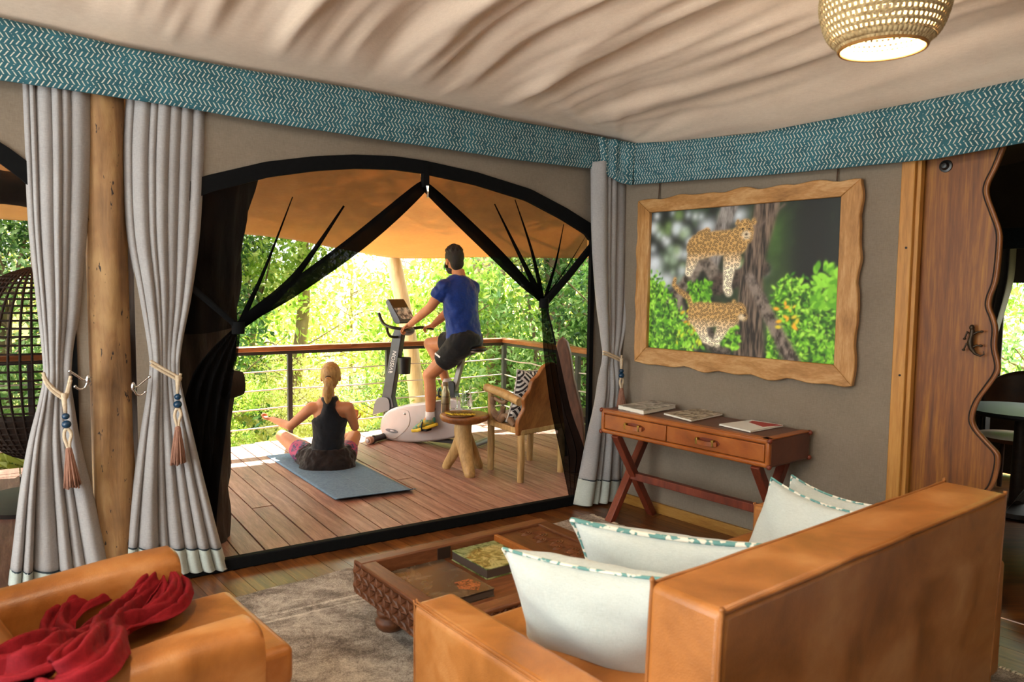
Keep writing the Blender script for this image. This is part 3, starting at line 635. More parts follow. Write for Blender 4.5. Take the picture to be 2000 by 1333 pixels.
# the photograph itself: a flat print, colours computed per point of a fine grid
NX, NY = 620, 424
X, Y = np.meshgrid(np.linspace(0, 1.4633, NX), np.linspace(0, 1, NY)); Xn = X/1.4633           # v up
def vnoise(x, y, s, seed):
    g = np.random.default_rng(seed).random((64, 64)); x = x*s; y = y*s; xi = np.floor(x).astype(int); yi = np.floor(y).astype(int); fx = x-xi; fy = y-yi
    fx = fx*fx*(3-2*fx); fy = fy*fy*(3-2*fy); G = lambda a, b: g[b % 64, a % 64]
    return (G(xi, yi)*(1-fx) + G(xi+1, yi)*fx)*(1-fy) + (G(xi, yi+1)*(1-fx) + G(xi+1, yi+1)*fx)*fy
def fbm(x, y, s, seed): return vnoise(x, y, s, seed)*.5 + vnoise(x, y, s*2, seed+1)*.3 + vnoise(x, y, s*4, seed+2)*.2
img = np.zeros((NY, NX, 3)); C3 = lambda h: np.array(lin(h)[:3])
n1 = fbm(X, Y, 5, 1); n2 = fbm(X, Y, 9, 5)
img[:] = C3('#1d211c'); img = img + (np.clip(n1 - .45, 0, 1)*2.2)[..., None]*C3('#3c5428')
def put(mask, col):
    global img; m = np.clip(mask, 0, 1)[..., None]; img = img*(1-m) + m*(col if isinstance(col, np.ndarray) and col.ndim == 3 else np.array(col))
soft = lambda d, w=.006: 1/(1 + np.exp(np.clip(d/w, -30, 30)))
rs = np.random.default_rng(3)
for _ in range(60):                                 # pale bokeh
    cx, cy, r = rs.choice([rs.uniform(0, .45), rs.uniform(.6, 1.0)], p=[.75, .25]), rs.uniform(.5, 1), rs.uniform(.008, .035)
    put(soft(np.hypot(X-cx, Y-cy) - r, .012)*.75, C3(rs.choice(['#c9d3d8', '#9fb39a', '#7f9a5c', '#dfe6ea'])))
for cx, cy, r in ((.03, .62, .07), (.05, .5, .06), (.16, .5, .05), (.5, .87, .05), (.75, .93, .04)): put(soft(np.hypot(X-cx, (Y-cy)*1.3) - r, .02)*.85, C3('#d5dde4'))
put(soft(np.abs(X-1.27) - .1 - .03*n1, .02)*(Y > .3), C3('#191917'))
put(soft(np.hypot((X-1.0)*1.6, (Y-.78)*.8) - .13, .06)*.7, C3('#496a2c')); put(soft(np.hypot((X-1.08)*2.2, (Y-.42)) - .1, .05)*.5, C3('#5b7a38'))
def seg(p, q, r0, r1):
    p, q = np.array(p), np.array(q); d = q-p; t = np.clip(((X-p[0])*d[0] + (Y-p[1])*d[1])/(d@d), 0, 1)
    return np.hypot(X-p[0]-t*d[0], Y-p[1]-t*d[1]) - (r0 + (r1-r0)*t)
def bark(c1, c2, sx, sy, seed):
    f = fbm(X*sx, Y*sy, 6, seed); f = np.clip((f-.3)*2.4, 0, 1)[..., None]; return C3(c1)*(1-f) + C3(c2)*f
B1 = bark('#2a211c', '#7d6a5c', 8, 1.2, 20); B2 = bark('#3a302a', '#8f8278', 3, 3, 30)
put(soft(seg((.55, .62), (.68, 1.02), .05, .065)), bark('#5a5350', '#97908c', 6, 2, 40))
put(soft(seg((.20, .33), (.48, .66), .05, .045)), B2); put(soft(seg((.48, .66), (.60, .50), .045, .05)), B2); put(soft(seg((.25, .36), (.38, .02), .045, .06)), B2)
put(soft(seg((.60, .47), (.95, .58), .07, .05)), bark('#241b17', '#5d4d44', 4, 4, 50))
put(soft(seg((.97, 1.05), (.86, .55), .09, .075)), B1); put(soft(seg((.86, .55), (.86, -.02), .085, .11)), B1)
put(soft(seg((.90, .85), (1.08, .98), .008, .004)), C3('#6c5c52'))
put(soft(seg((.53, .12), (.66, .0), .06, .06)), bark('#352c28', '#6d625a', 5, 5, 70))
def leaves(n, xr, yr, cols, size, seed, lim=None):
    r_ = np.random.default_rng(seed)
    for _ in range(n):
        cx, cy = r_.uniform(*xr), r_.uniform(*yr)
        if lim and cy > lim(cx) + r_.normal()*.03: continue
        s = r_.uniform(.6, 1.2)*size; th = r_.uniform(0, 3.14); x0, x1 = int(max(0, (cx-2*s)/1.4633*NX)), int(min(NX, (cx+2*s)/1.4633*NX)+1); y0, y1 = int(max(0, (cy-2*s)*NY)), int(min(NY, (cy+2*s)*NY)+1)
        if x1-x0 < 2 or y1-y0 < 2: continue
        xx, yy = X[y0:y1, x0:x1]-cx, Y[y0:y1, x0:x1]-cy; a = xx*math.cos(th)+yy*math.sin(th); b = -xx*math.sin(th)+yy*math.cos(th)
        m = (1/(1+np.exp(np.clip((np.hypot(a, b*1.8)-s)/.004, -30, 30))))[..., None]; img[y0:y1, x0:x1] = img[y0:y1, x0:x1]*(1-m) + m*C3(r_.choice(cols))
GR = ['#3f7a17', '#5c9b22', '#79b92f', '#8fce3f', '#2f5d13', '#a5d850', '#24490f']
def RB_():
    leaves(1500, (1.0, 1.47), (0, .55), GR, .016, 3, lambda x: .50 - 1.6*max(0, 1.08-x) - .35*max(0, x-1.2)); leaves(60, (1.3, 1.46), (.35, .6), GR[1:4], .03, 7)
leaves(160, (.35, .55), (.33, .5), GR[:5], .015, 9)
leaves(1700, (0, .42), (0, .6), GR, .015, 1, lambda x: .52 - 1.35*max(0, x-.10)); leaves(120, (.24, .5), (.03, .2), GR + ['#c3d03a'], .017, 2)
RB_(); put(soft(seg((.85, .52), (1.20, -.05), .035, .06)), bark('#3a2f2b', '#85776e', 5, 3, 60)); leaves(80, (.60, .78), (.05, .2), GR[1:], .019, 4); leaves(25, (.3, .45), (.12, .3), ['#d0b22e', '#c98a2a', '#8fce3f'], .016, 5); leaves(14, (1.05, 1.2), (.2, .38), ['#e0a92e', '#d4c23a'], .018, 6)
def cat(parts, spots_seed, light):
    d = np.full(X.shape, 9.)
    for p, q, r0, r1 in parts: d = np.minimum(d, seg(p, q, r0, r1))
    m = soft(d, .0035); base = C3('#bf985f')*(1-light[..., None]) + C3('#f0e2c8')*light[..., None]
    put(m, base)
    r_ = np.random.default_rng(spots_seed); pts = []
    ys, xs = np.where(d < -.004)
    for k in r_.permutation(len(xs)):
        p = (X[0, xs[k]], Y[ys[k], 0])
        if all((p[0]-q[0])**2 + (p[1]-q[1])**2 > .021**2 for q in pts[-400:]): pts.append(p)
        if len(pts) > 420: break
    for p in pts:
        r = np.hypot(X-p[0], Y-p[1]); k = m*np.clip(soft(np.abs(r-.0068) - .0027, .0010), 0, 1); put(k*.85, C3('#2a1c12'))
bell = lambda y0, s: np.clip((y0 - Y)/s, 0, 1)
cat([((.42, .73), (.56, .755), .088, .082), ((.56, .755), (.74, .755), .082, .085), ((.40, .70), (.355, .56), .06, .03), ((.45, .80), (.50, .835), .045, .03), ((.70, .72), (.675, .45), .06, .028), ((.675, .47), (.69, .425), .03, .028), ((.75, .78), (.80, .82), .075, .066), ((.80, .845), (.815, .79), .06, .046), ((.745, .885), (.745, .892), .02, .014), ((.865, .885), (.865, .892), .02, .014), ((.73, .64), (.735, .62), .05, .04)], 1, bell(.70, .13))
cat([((.45, .26), (.58, .27), .092, .08), ((.58, .27), (.70, .265), .08, .08), ((.45, .22), (.51, .10), .058, .03), ((.51, .10), (.57, .075), .028, .022), ((.67, .22), (.605, .09), .055, .026), ((.605, .09), (.61, .07), .026, .022), ((.70, .29), (.775, .30), .062, .055), ((.785, .29), (.815, .265), .042, .026), ((.735, .355), (.735, .36), .017, .014), ((.40, .29), (.36, .38), .022, .02), ((.36, .38), (.27, .43), .02, .017), ((.27, .43), (.225, .47), .017, .016), ((.225, .47), (.235, .51), .016, .014)], 2, bell(.25, .14))
put(soft(np.hypot((X-.812)*1.0, (Y-.80)*1.2) - .030, .006)*.7, C3('#e9dcc2')); put(soft(np.hypot(X-.80, (Y-.26)*1.3) - .022, .006)*.7, C3('#e9dcc2'))
for ex, ey in ((.783, .842), (.832, .84), (.79, .312)): put(soft(np.hypot(X-ex, (Y-ey)*1.4) - .0075, .002), C3('#17110c'))
put(soft(np.hypot(X-.812, (Y-.805)*1.3) - .011, .003), C3('#3a211a')); put(soft(np.hypot(X-.822, Y-.275) - .010, .003), C3('#3a211a')); put(soft(seg((.80, .785), (.825, .785), .002, .002), .0015), C3('#2a1a14'))
img = np.clip(img, 0, 1)**1.08*1.35*(.93 + .14*fbm(X, Y, 40, 90))[..., None]
vs = [tuple(PB(ib0 - .004 + Xn[j, i]*(ib1-ib0+.008), iz0 - .004 + Y[j, i]*(iz1-iz0+.008), .026)) for j in range(NY) for i in range(NX)]
inv = pt.matrix_basis.inverted(); me = bpy.data.meshes.new('print'); me.from_pydata([tuple(inv @ Vector(p)) for p in vs], [], [(j*NX+i, j*NX+i+1, (j+1)*NX+i+1, (j+1)*NX+i) for j in range(NY-1) for i in range(NX-1)])
ca = me.color_attributes.new('print_colour', 'FLOAT_COLOR', 'POINT'); buf = np.ones((NX*NY, 4)); buf[:, :3] = np.clip(img.reshape(-1, 3), 0, 1); ca.data.foreach_set('color', buf.ravel())
m, nt, b = new_mat('photo_print'); at = nt.nodes.new('ShaderNodeVertexColor'); at.layer_name = 'print_colour'; nt.links.new(at.outputs[0], b.inputs['Base Color']); b.inputs['Roughness'].default_value = .55
me.materials.append(m); po = bpy.data.objects.new('print', me); COL.objects.link(po); po.parent = pt; po['label'] = 'two spotted leopards on a dead tree among green leaves'
# ================================================================== DESK
DLEA = leather('chestnut_leather', '#6f360e', '#944c16', '#ae6425', .34); DTOP = leather('oxblood_leather', '#45241a', '#572d20', '#673a28', .36); DLEG = wood('mahogany', '#4a1d12', '#6d2f1e', '#85412b', (10, 10, 2), 1.5, .4, .05)
fl_, fr_ = V(.613, 5.006, 0), V(1.406, 4.035, 0); dk = nrm(fr_ - fl_); dn = -np.array([-dk[1], dk[0], 0]); dn = dn if dn @ nB < 0 else -dn       # dn: towards the wall
Ld = np.linalg.norm(fr_ - fl_); desk = thing('writing_desk', 'chestnut leather campaign desk with two drawers and crossed legs', 'desk', fl_*[1, 1, 0], math.atan2(dk[1], dk[0]))
fl_ = fl_ - dn*.02
def DK(s, t, z): return fl_ + dk*s + dn*t + EZ*z
DEP = .42; H0, H1 = .60, .76
def dbox(s0, s1, t0, t1, za, zb): return MB().hexa([DK(s0, t0, za), DK(s1, t0, za), DK(s1, t1, za), DK(s0, t1, za)], [DK(s0, t0, zb), DK(s1, t0, zb), DK(s1, t1, zb), DK(s0, t1, zb)])
dbox(0, Ld, .018, DEP, H0, H1).build('body', DTOP, desk, bevel=.012, seg=3)
for za, zb in ((H0, H0 + .028), (H1 - .030, H1)): dbox(0, Ld, 0, .03, za, zb).build('front_edge', DLEA, desk, bevel=.01, seg=3)
for s0 in (0, Ld - .028): dbox(s0, s0 + .028, 0, .03, H0, H1).build('front_edge', DLEA, desk, bevel=.01, seg=3)
dbox(0, Ld, .0, .05, H1 - .004, H1 + .0025).build('top_border', DLEA, desk, bevel=.002); dbox(Ld - .05, Ld + .002, .0, DEP, H1 - .004, H1 + .0025).build('top_border', DLEA, desk, bevel=.002)
for (s0, s1) in ((.032, .545), (.552, Ld - .032)):
    dw = dbox(s0, s1, .004, .03, H0 + .031, H1 - .033).build('drawer', DLEA, desk, bevel=.004)
    c = (s0 + s1) / 2 + (.0 if s0 < .1 else -.04); zc = (H0 + H1) / 2
    ol = MB().prism([(c + .085*math.cos(k*.3142)*(1 if abs(math.cos(k*.3142)) < .8 else 1.05), zc + .024*math.sin(k*.3142)) for k in range(20)], lambda u, v, w: DK(u, w, v), .001, .006).build('handle_plate', leather('handle_patch', '#54200d', '#6b2c14', '#7d3a1d'), dw)
    hb = MB(); hb.loft([[DK(c + s, -.006 - .022*(1 - (s/.075)**2) + dt, zc - .004 + dz) for dt, dz in ((-.004, -.013), (.004, -.013), (.004, .013), (-.004, .013))] for s in np.linspace(-.075, .075, 15)])
    hb.build('strap_handle', DLEA, dw, smooth=.7)
    for s in (-.058, .052): MB().hexa([DK(c+s-.008, -.022, zc-.02), DK(c+s+.008, -.022, zc-.02), DK(c+s+.008, .0, zc-.02), DK(c+s-.008, .0, zc-.02)], [DK(c+s-.008, -.022, zc+.02), DK(c+s+.008, -.022, zc+.02), DK(c+s+.008, .0, zc+.02), DK(c+s-.008, .0, zc+.02)]).build('brass_loop', pm('brass', '#8a6a2c', '#b08c46', 20, rough=.35, metal=.9), dw, bevel=.003)
for s in (0.001, Ld - .001):
    for t in (.006, DEP - .006):
        for z_ in (H0 + .008, H1 - .008): MB().ell(DK(s, t, z_), (.015, .015, .015)).build('corner_cap', DLEG, desk, smooth=3.1)
for s in (.10, Ld - .11):
    for k, (t0, t1) in enumerate(((.02, .40), (.40, .02))): MB().bar(DK(s + .022*(k*2-1), t0, 0), DK(s + .022*(k*2-1), t1, H0), .045, .055, dk).build('leg', DLEG, desk, bevel=.004)
MB().bar(DK(.10, .21, .30), DK(Ld - .11, .21, .30), .045, .05).build('stretcher', DLEG, desk, bevel=.004)
# things on the desk
def slabbook(name, label, cat, quad, z0, th, cover, pages, group=None, spine=True):
    c = sum(quad)/4*[1, 1, 0] + EZ*z0; t = thing(name, label, cat, c, 0, group); q = [p*[1, 1, 0] for p in quad]; cc = sum(q)/4
    ins = [cc + (p-cc)*.985 for p in q]
    MB().hexa([p + EZ*(z0 + th*.1) for p in ins], [p + EZ*(z0 + th*.9) for p in ins]).build('pages', pages, t)
    MB().hexa([p + EZ*(z0 + th*.88) for p in q], [p + EZ*(z0 + th) for p in q]).build('front_cover', cover, t, bevel=.001)
    MB().hexa([p + EZ*z0 for p in q], [p + EZ*(z0 + th*.12) for p in q]).build('back_cover', cover, t)
    return t
PAGE = pm('paper_edges', '#d8d2c4', '#eae5d8', 300, (1, 1, 30), rough=.9)
def photo_cover(name, cols, scale=9, rough=.2):
    m, nt, b = new_mat(name); v = coords(nt, 'Object'); nt.links.new(ramp(nt, noise(nt, v, scale, 5, .6, 1.2), [(.28 + .44*i/(len(cols)-1), c) for i, c in enumerate(cols)]), b.inputs['Base Color']); b.inputs['Roughness'].default_value = rough; return m
def dq(pix, z): return [Zp(x, y, z) for x, y in pix]
zt0 = H1 + .003
slabbook('magazine', 'thick grey magazine lying at the curtain end of the desk', 'magazine', dq([(1207, 795), (1257, 806), (1320, 794), (1275, 785)], zt0 + .015), zt0, .026, photo_cover('cover_grey', ['#3a3a38', '#8b8882', '#c9c6bf', '#e5e2db'], 12), PAGE)
slabbook('magazine', 'thin brown patterned magazine on the middle of the desk', 'magazine', dq([(1296, 809), (1350, 823), (1412, 810), (1365, 800)], zt0 + .005), zt0, .012, photo_cover('cover_brown', ['#2e241c', '#8a7860', '#c8bba4', '#efe9dc'], 14), PAGE)
mgw = slabbook('brochure', 'white brochure with a red corner at the door end of the desk', 'brochure', dq([(1404, 830), (1466, 844), (1530, 832), (1468, 822)], zt0 + .004), zt0, .009, pm('white_card', '#e8e6e2', rough=.4), PAGE)
qd = dq([(1462, 825), (1490, 834), (1529, 831.5), (1470, 822.5)], zt0 + .0095); MB().hexa(qd, [p + EZ*.0008 for p in qd]).build('red_flap', pm('red_print', '#a8231f', rough=.4), mgw)
# ================================================================== PENDANT LAMPS
SHADE = pm('woven_rattan', '#a88a5c', '#d6bd8d', 60, rough=.8, bmp=.4)
def pendant(c, ztop, label, energy):
    t = thing('pendant_lamp', label, 'lamp', c, 0, 'woven pendant lamps'); c = np.array(c, float)
    prof = plen([(.135, 0, 0), (.175, .05, 0), (.198, .12, 0), (.20, .18, 0), (.18, .25, 0), (.13, .315, 0), (.06, .35, 0), (.03, .355, 0)], 23)
    sh = MB(); NU = 64; NVv = 22
    def SP(i, j, dr=0):
        r, z, _ = prof[min(j, NVv)] if isinstance(j, int) else prof[int(j)]*(1-(j-int(j))) + prof[min(int(j)+1, NVv)]*(j-int(j))
        th = 2*math.pi*i/NU; return c + V(math.cos(th)*(r+dr), math.sin(th)*(r+dr), z)
    for j in range(NVv):
        for i in range(NU):
            o_ = .5*(j % 2); i0 = i + o_; hole = .30 if 1 < j < NVv - 1 else .0
            A_, B_, C_, D_ = SP(i0, j), SP(i0+1, j), SP(i0+1, j+1.), SP(i0, j+1.); M_ = (A_+B_+C_+D_)/4; out = nrm((M_-c)*[1, 1, 0])*.006
            if hole:
                a, b, c_, d = [M_ + (p-M_)*(1-hole*1.75)*.9 + out*.2 for p in (A_, B_, C_, D_)]
                mids = [(A_+B_)/2 + out, (B_+C_)/2 + out, (C_+D_)/2 + out, (D_+A_)/2 + out]
                sh.add([A_, B_, C_, D_, a, b, c_, d] + mids, [(0, 8, 5, 4), (8, 1, 5), (1, 9, 6, 5), (9, 2, 6), (2, 10, 7, 6), (10, 3, 7), (3, 11, 4, 7), (11, 0, 4)])
            else: sh.add([A_, B_, C_, D_], [(0, 1, 2, 3)])
    o = shd = sh.build('shade', SHADE, t, fix=False, smooth=.9); o.modifiers.new('s', 'SOLIDIFY').thickness = .005
    MB().tube([SP(i, 0) for i in range(NU + 1)], .006, 6, cap=False).build('rim', pm('rim_rattan', '#8a5c28', '#a8763a', 30, rough=.7), shd, smooth=3.1)
    MB().tube([c + EZ*.34, c + EZ*(ztop - c[2])], .006, 6).build('cord', pm('cord_black', '#151210', rough=.7), t)
    m = bpy.data.materials.new('warm_bulb'); m.use_nodes = True; nt = m.node_tree; nt.nodes.clear(); e = nt.nodes.new('ShaderNodeEmission'); e.inputs[0].default_value = (1, .78, .42, 1); e.inputs[1].default_value = 30
    oo = nt.nodes.new('ShaderNodeOutputMaterial'); nt.links.new(e.outputs[0], oo.inputs[0])
    bl = MB().ell(c + EZ*.2, (.03, .03, .042)); bl.build('bulb', m, t, smooth=3.1); MB().tube([c + EZ*.24, c + EZ*.33], .017, 10).build('socket', pm('socket_black', '#121212', rough=.5), t)
    l = bpy.data.lights.new('pendant_light', 'POINT'); l.energy = energy; l.color = (1, .8, .55); l.shadow_soft_size = .045
    lo = bpy.data.objects.new('pendant_light', l); COL.objects.link(lo); lo.location = tuple(c + EZ*.10)
pendant((1.235, 2.62, 2.385), 2.95, 'woven rattan pendant lamp with a glowing open base over the sofa', 42)
pendant((-.75, 1.15, 2.50), 3.2, 'woven rattan pendant lamp hung above the tan armchair', 115)  # second pendant added out of view, supplies key light from upper left
# ================================================================== SOFA
SO = V(.492, 1.656, 0); ss = nrm(V(1.291, 1.016, 0)); st_ = np.array([-ss[1], ss[0], 0])
sofa = thing('sofa', 'tan leather two-seat sofa holding pale blue cushions', 'sofa', SO + ss*.8 + st_*.5, math.atan2(ss[1], ss[0]))
def SF(s, t, z): return SO + ss*s + st_*t + EZ*z
def sbox(s0, s1, t0, t1, za, zb, dt=0., ds=0.): return MB().hexa([SF(s0, t0, za), SF(s1, t0, za), SF(s1, t1, za), SF(s0, t1, za)], [SF(s0+ds, t0+dt, zb), SF(s1-ds, t0+dt, zb), SF(s1-ds, t1+dt, zb), SF(s0+ds, t1+dt, zb)])
def soft_block(m, name, mt, parent, bev, puff=.0):
    o = m.build(name, mt, parent, bevel=bev, seg=4); return o
sback = soft_block(sbox(-.015, 1.655, .02, .24, .12, .85, -.02), 'back', LEA, sofa, .022)
arm1 = soft_block(sbox(-.19, -.03, .05, 1.06, .10, .555), 'arm', LEA, sofa, .028); arm2 = soft_block(sbox(1.67, 1.83, .05, 1.06, .10, .555), 'arm', LEA, sofa, .022)
soft_block(sbox(-.04, 1.68, .05, 1.02, .10, .30), 'base', LEA, sofa, .015)
for s0, s1 in ((-.025, .815), (.825, 1.665)): soft_block(sbox(s0, s1, .25, 1.05, .30, .44), 'seat_cushion', LEA, sofa, .035)
# welts along the edges of the back and arms
def welt(pts, r=.0065, par=None): MB().tube(plen(pts, len(pts)*8), r, 8).build('welt', LEAP, par or sback, smooth=3.1)
wob = lambda: random.uniform(-.004, .004)
zt1 = .8455
welt([SF(-.009, .025, .13), SF(-.009, .015, .5), SF(-.008, .008, zt1 - .02), SF(.01, .006, zt1)] + [SF(x, .006 + wob(), zt1) for x in np.linspace(.2, 1.5, 8)] + [SF(1.63, .006, zt1), SF(1.648, .008, zt1 - .02), SF(1.649, .015, .5), SF(1.649, .025, .13)])
welt([SF(-.009, .226, .45), SF(-.008, .214, zt1 - .02), SF(.01, .214, zt1)] + [SF(x, .214 + wob(), zt1) for x in np.linspace(.2, 1.5, 8)] + [SF(1.63, .214, zt1), SF(1.648, .214, zt1 - .02), SF(1.649, .226, .45)])
for s0, s1 in ((-.19, -.03), (1.67, 1.83)):
    for e_, k_ in ((s0 + .0065, 1), (s0 + .017, 0)): welt([SF(e_, 1.054, .15), SF(e_, 1.054, .52), SF(e_, 1.045, .5485 + .003*(1-k_)), SF(e_, .9, .5485 + .003*(1-k_)), SF(e_, .5, .5485 + .003*(1-k_)), SF(e_, .07, .5485 + .003*(1-k_))], .0028, arm1 if s0 < 0 else arm2)
for s0 in (-.12, 1.76):
    for t0 in (.12, .98): MB().lathe([(.022, .0095), (.03, .11)], SF(s0, t0, 0), 12).build('foot', pm('dark_foot', '#2a160b', rough=.5), sofa, smooth=.8)
# ================================================================== CUSHIONS
m, nt, b = new_mat('cushion_trim'); t_ = nt.nodes.new('ShaderNodeTexCoord')
vo = noise(nt, coords(nt, 'Object', (1, 1, 1)), 38, 1); nt.links.new(ramp(nt, vo, [(.44, '#5f8f8c'), (.50, '#5f8f8c'), (.56, '#e2ddcf')]), b.inputs['Base Color']); b.inputs['Roughness'].default_value = .85; TRIM = m
def cushion(label, c, ex, ey, wx, wy, th, seed, mat_=None, trim_mat=None, group='pale blue cushions on the sofa', name='cushion', cat='cushion'):
    """square pillow: ex across, ey up, plump along their normal, corners drawn out"""
    c = np.array(c, float); ex = nrm(ex); ey = nrm(np.array(ey) - ex*(np.array(ey) @ ex)); n = np.cross(ex, ey); t = thing(name, label, cat, c - ey*wy/2, 0, group)
    rs = random.Random(seed); ph = [rs.uniform(0, 6) for _ in range(6)]
    def rim(u, v):
        x, y = u*2 - 1, v*2 - 1
        px = x * (1 - .12*(1 - y*y)) ; py = y * (1 - .12*(1 - x*x)); return px, py
    def fn(side):
        def f(u, v):
            x, y = u*2-1, v*2-1; px, py = rim(u, v)
            h = (max(0, 1 - x**2)**.42) * (max(0, 1 - y**2)**.42)
            wr = .09*math.sin(4*x + 3*y + ph[0])*h + .10*math.sin(8*x - 5*y + ph[1])*h*(1-h) + .12*math.sin(11*(y + x*ph[3]*.2) + ph[2])*(1-h)*h + .05*math.sin(17*x + 9*y + ph[4])*(1-h)
            dent = -.10*math.exp(-((x - .1)**2/.25 + (y - .75)**2/.08))
            return c + ex*(px*wx/2) + ey*(py*wy/2 + dent*wy/2*max(0, y)*h) + n*side*th/2*(h*(1 + wr))
        return f
    g = MB(); g.grid(fn(1), 36, 36); g.grid(fn(-1), 36, 36)
    o = g.build('cover', mat_ or CUSH, t, smooth=3.1); 
    bm = bmesh.new(); bm.from_mesh(o.data); bmesh.ops.remove_doubles(bm, verts=bm.verts, dist=.0005); bmesh.ops.recalc_face_normals(bm, faces=bm.faces); bm.to_mesh(o.data); bm.free(); o.data.shade_smooth()
    per = [(u, 0) for u in np.linspace(0, 1, 30)] + [(1, v) for v in np.linspace(0, 1, 30)] + [(u, 1) for u in np.linspace(1, 0, 30)] + [(0, v) for v in np.linspace(1, 0, 30)]
    pts = []
    for u, v in per: px, py = rim(u, v); pts.append(c + ex*(px*wx/2*1.012) + ey*(py*wy/2*1.012))
    MB().tube(pts, .010 if seed == 2 else .006, 6, flat=.8).build('trim', trim_mat or TRIM, t, smooth=3.1)
    return t
def cush_edge(label, pa, pb, h, th, lean, seed):
    """pa, pb: ends of the top edge; lean: horizontal push of the foot"""
    pa, pb = np.array(pa), np.array(pb); ex = pb - pa; w = np.linalg.norm(ex); up_ = nrm(EZ*1.0 - np.array(lean)); c = (pa + pb)/2 - up_*h/2
    return cushion(label, c, ex, up_, w*1.03, h, th, seed)
cush_edge('plump pale blue cushion leaning on the sofa arm above the coffee table', SF(.0, .87, .745), SF(.25, .36, .75), .43, .25, ss*.5, 1)
cush_edge('pale blue cushion with wide teal trim in the middle of the sofa', SF(.37, .96, .745), SF(.70, .37, .75), .43, .22, ss*.5, 2)
cush_edge('pale blue cushion standing in front of another near the door end of the sofa', SF(1.40, .81, .775), SF(1.31, .36, .75), .43, .17, ss*(-.45), 3)
cush_edge('pale blue cushion tucked behind another one at the door end of the sofa', SF(1.58, .82, .755), SF(1.45, .38, .75), .42, .14, ss*(-.40), 4)
# ================================================================== ARMCHAIR
cf = nrm(V(.76, .65, 0)); cl = np.array([cf[1], -cf[0], 0]); AO = V(-.985, 2.425, 0)      # cf: facing, cl: towards the near arm; AO below the middle of the arm fronts
arm = thing('armchair', 'tan leather armchair with a red scarf thrown over it', 'armchair', AO, math.atan2(cf[1], cf[0]))
def AC(f, l, z): return AO + cf*f + cl*l + EZ*z
def abox(f0, f1, l0, l1, za, zb, df=0.): return MB().hexa([AC(f0, l0, za), AC(f0, l1, za), AC(f1, l1, za), AC(f1, l0, za)], [AC(f0+df, l0, zb), AC(f0+df, l1, zb), AC(f1+df, l1, zb), AC(f1+df, l0, zb)])
abox(-.62, .145, -.30, .30, .16, .30).build('base', LEA, arm, bevel=.02, seg=3)
abox(-.45, .165, -.285, .285, .30, .435).build('seat_cushion', LEA, arm, bevel=.028, seg=4)
for sg in (-1, 1):
    c = .375*sg
    def ring(f):
        r = []
        w = .075 + .012*sm(f, -.6, .02); zt_ = .605 - .03*(1 - sm(f, -.62, -.1)) + .0
        for k in range(24):
            th = 2*math.pi*k/24; x = math.cos(th); y = math.sin(th); sx_ = w*abs(x)**.7*(1 if x > 0 else -1)
            z = zt_ - .075 + .075*abs(y)**.8 if y > 0 else .14
            if y <= 0: z = (zt_ - .075) - (zt_ - .075 - .14)*min(1, abs(y)*1.6)
            r.append(AC(f, c + sx_*(1 if y > -.05 else .93), z))
        return r
    fs_ = list(np.linspace(-.70, -.04, 14)) + [-.015, 0.0]
    rings = [ring(f) for f in fs_]; cen = sum(rings[-1])/24; rings[-1] = [cen + (p - cen)*.94 for p in rings[-1]]; rings.append([cen + (p-cen)*.80 + cf*.008 for p in rings[-2]])
    arm_o = MB().loft(rings).build('arm', LEA, arm, smooth=1.1)
    stt = MB()
    for k in range(12): stt.ell(AC(.012, c + .055*sg*0 - .02, .47 - k*.024), (.004, .004, .007), nu=6, nv=5)
    o = stt.build('stitching', pm('dark_stitch', '#2a1608', rough=.8), arm_o); o['kind'] = 'stuff'
bk = MB()
def bring(h):
    z = .28 + h*.62; f = -.50 - .30*h; th = .17 - .03*h; r = []
    for k in range(28):
        a = 2*math.pi*k/28; x, y = math.cos(a), math.sin(a)
        r.append(AC(f + th/2*abs(x)**.6*(1 if x > 0 else -1), .315*(1 + .12*sm(h, .3, .9))*abs(y)**.35*(1 if y > 0 else -1), z))
    return r
rg = [bring(h) for h in np.linspace(0, 1, 16)]
cen = sum(rg[-1])/28; rg += [[cen + (p-cen)*k + EZ*dz for p in rg[-1]] for k, dz in ((.95, .012), (.8, .02), (.4, .024))]
bk.loft(rg).build('back', LEA, arm, smooth=1.2)
for f0 in (-.55, .1):
    for l0 in (-.33, .33): MB().lathe([(.018, .0095), (.028, .17)], AC(f0, l0, 0), 10).build('leg', pm('chair_leg', '#33190b', rough=.5), arm, smooth=.8)
# red scarf: folded ribbons of cloth thrown over seat and near arm
RED = fabric('red_cloth', '#6a0d15', '#8a1620', 400, bmp=.35, sheen=.0)
sc_t = thing('scarf', 'crumpled dark red scarf lying over the armchair seat and arm', 'scarf', AC(-.2, .1, .44))
def ribbon(path, width, pleats, seed, lift=.0, wide=None):
    rs = random.Random(seed); P = plen(path, 60); ph = rs.uniform(0, 6); wv = wide or [1]*len(path)
    W_ = np.interp(np.linspace(0, 1, 60), np.linspace(0, 1, len(wv)), wv)
    def fn(u, v):
        j = min(59, int(round(v*59))); d = nrm(P[min(j+1, 59)] - P[max(j-1, 0)]); x, y, _ = frame_of(d, (0, 0, 1)); up_ = y if y[2] > 0 else -y
        w = (u - .5)*width*W_[j]; prof_ = .032*math.cos(math.pi*(u-.5))
        pl = .018*math.sin(2*math.pi*pleats*u + ph + 1.8*math.sin(5*v + ph)) + .009*math.sin(4*math.pi*pleats*u + 7*v)
        return P[j] + x*w + up_*(prof_ + pl + lift + .01)
    return MB().grid(fn, 40, 59)
SCT = bpy.data.textures.new('scarf_crumple', 'CLOUDS'); SCT.noise_scale = .05; SCT.noise_depth = 2
def pix(l): return [Zp(x, y, z) for x, y, z in l]
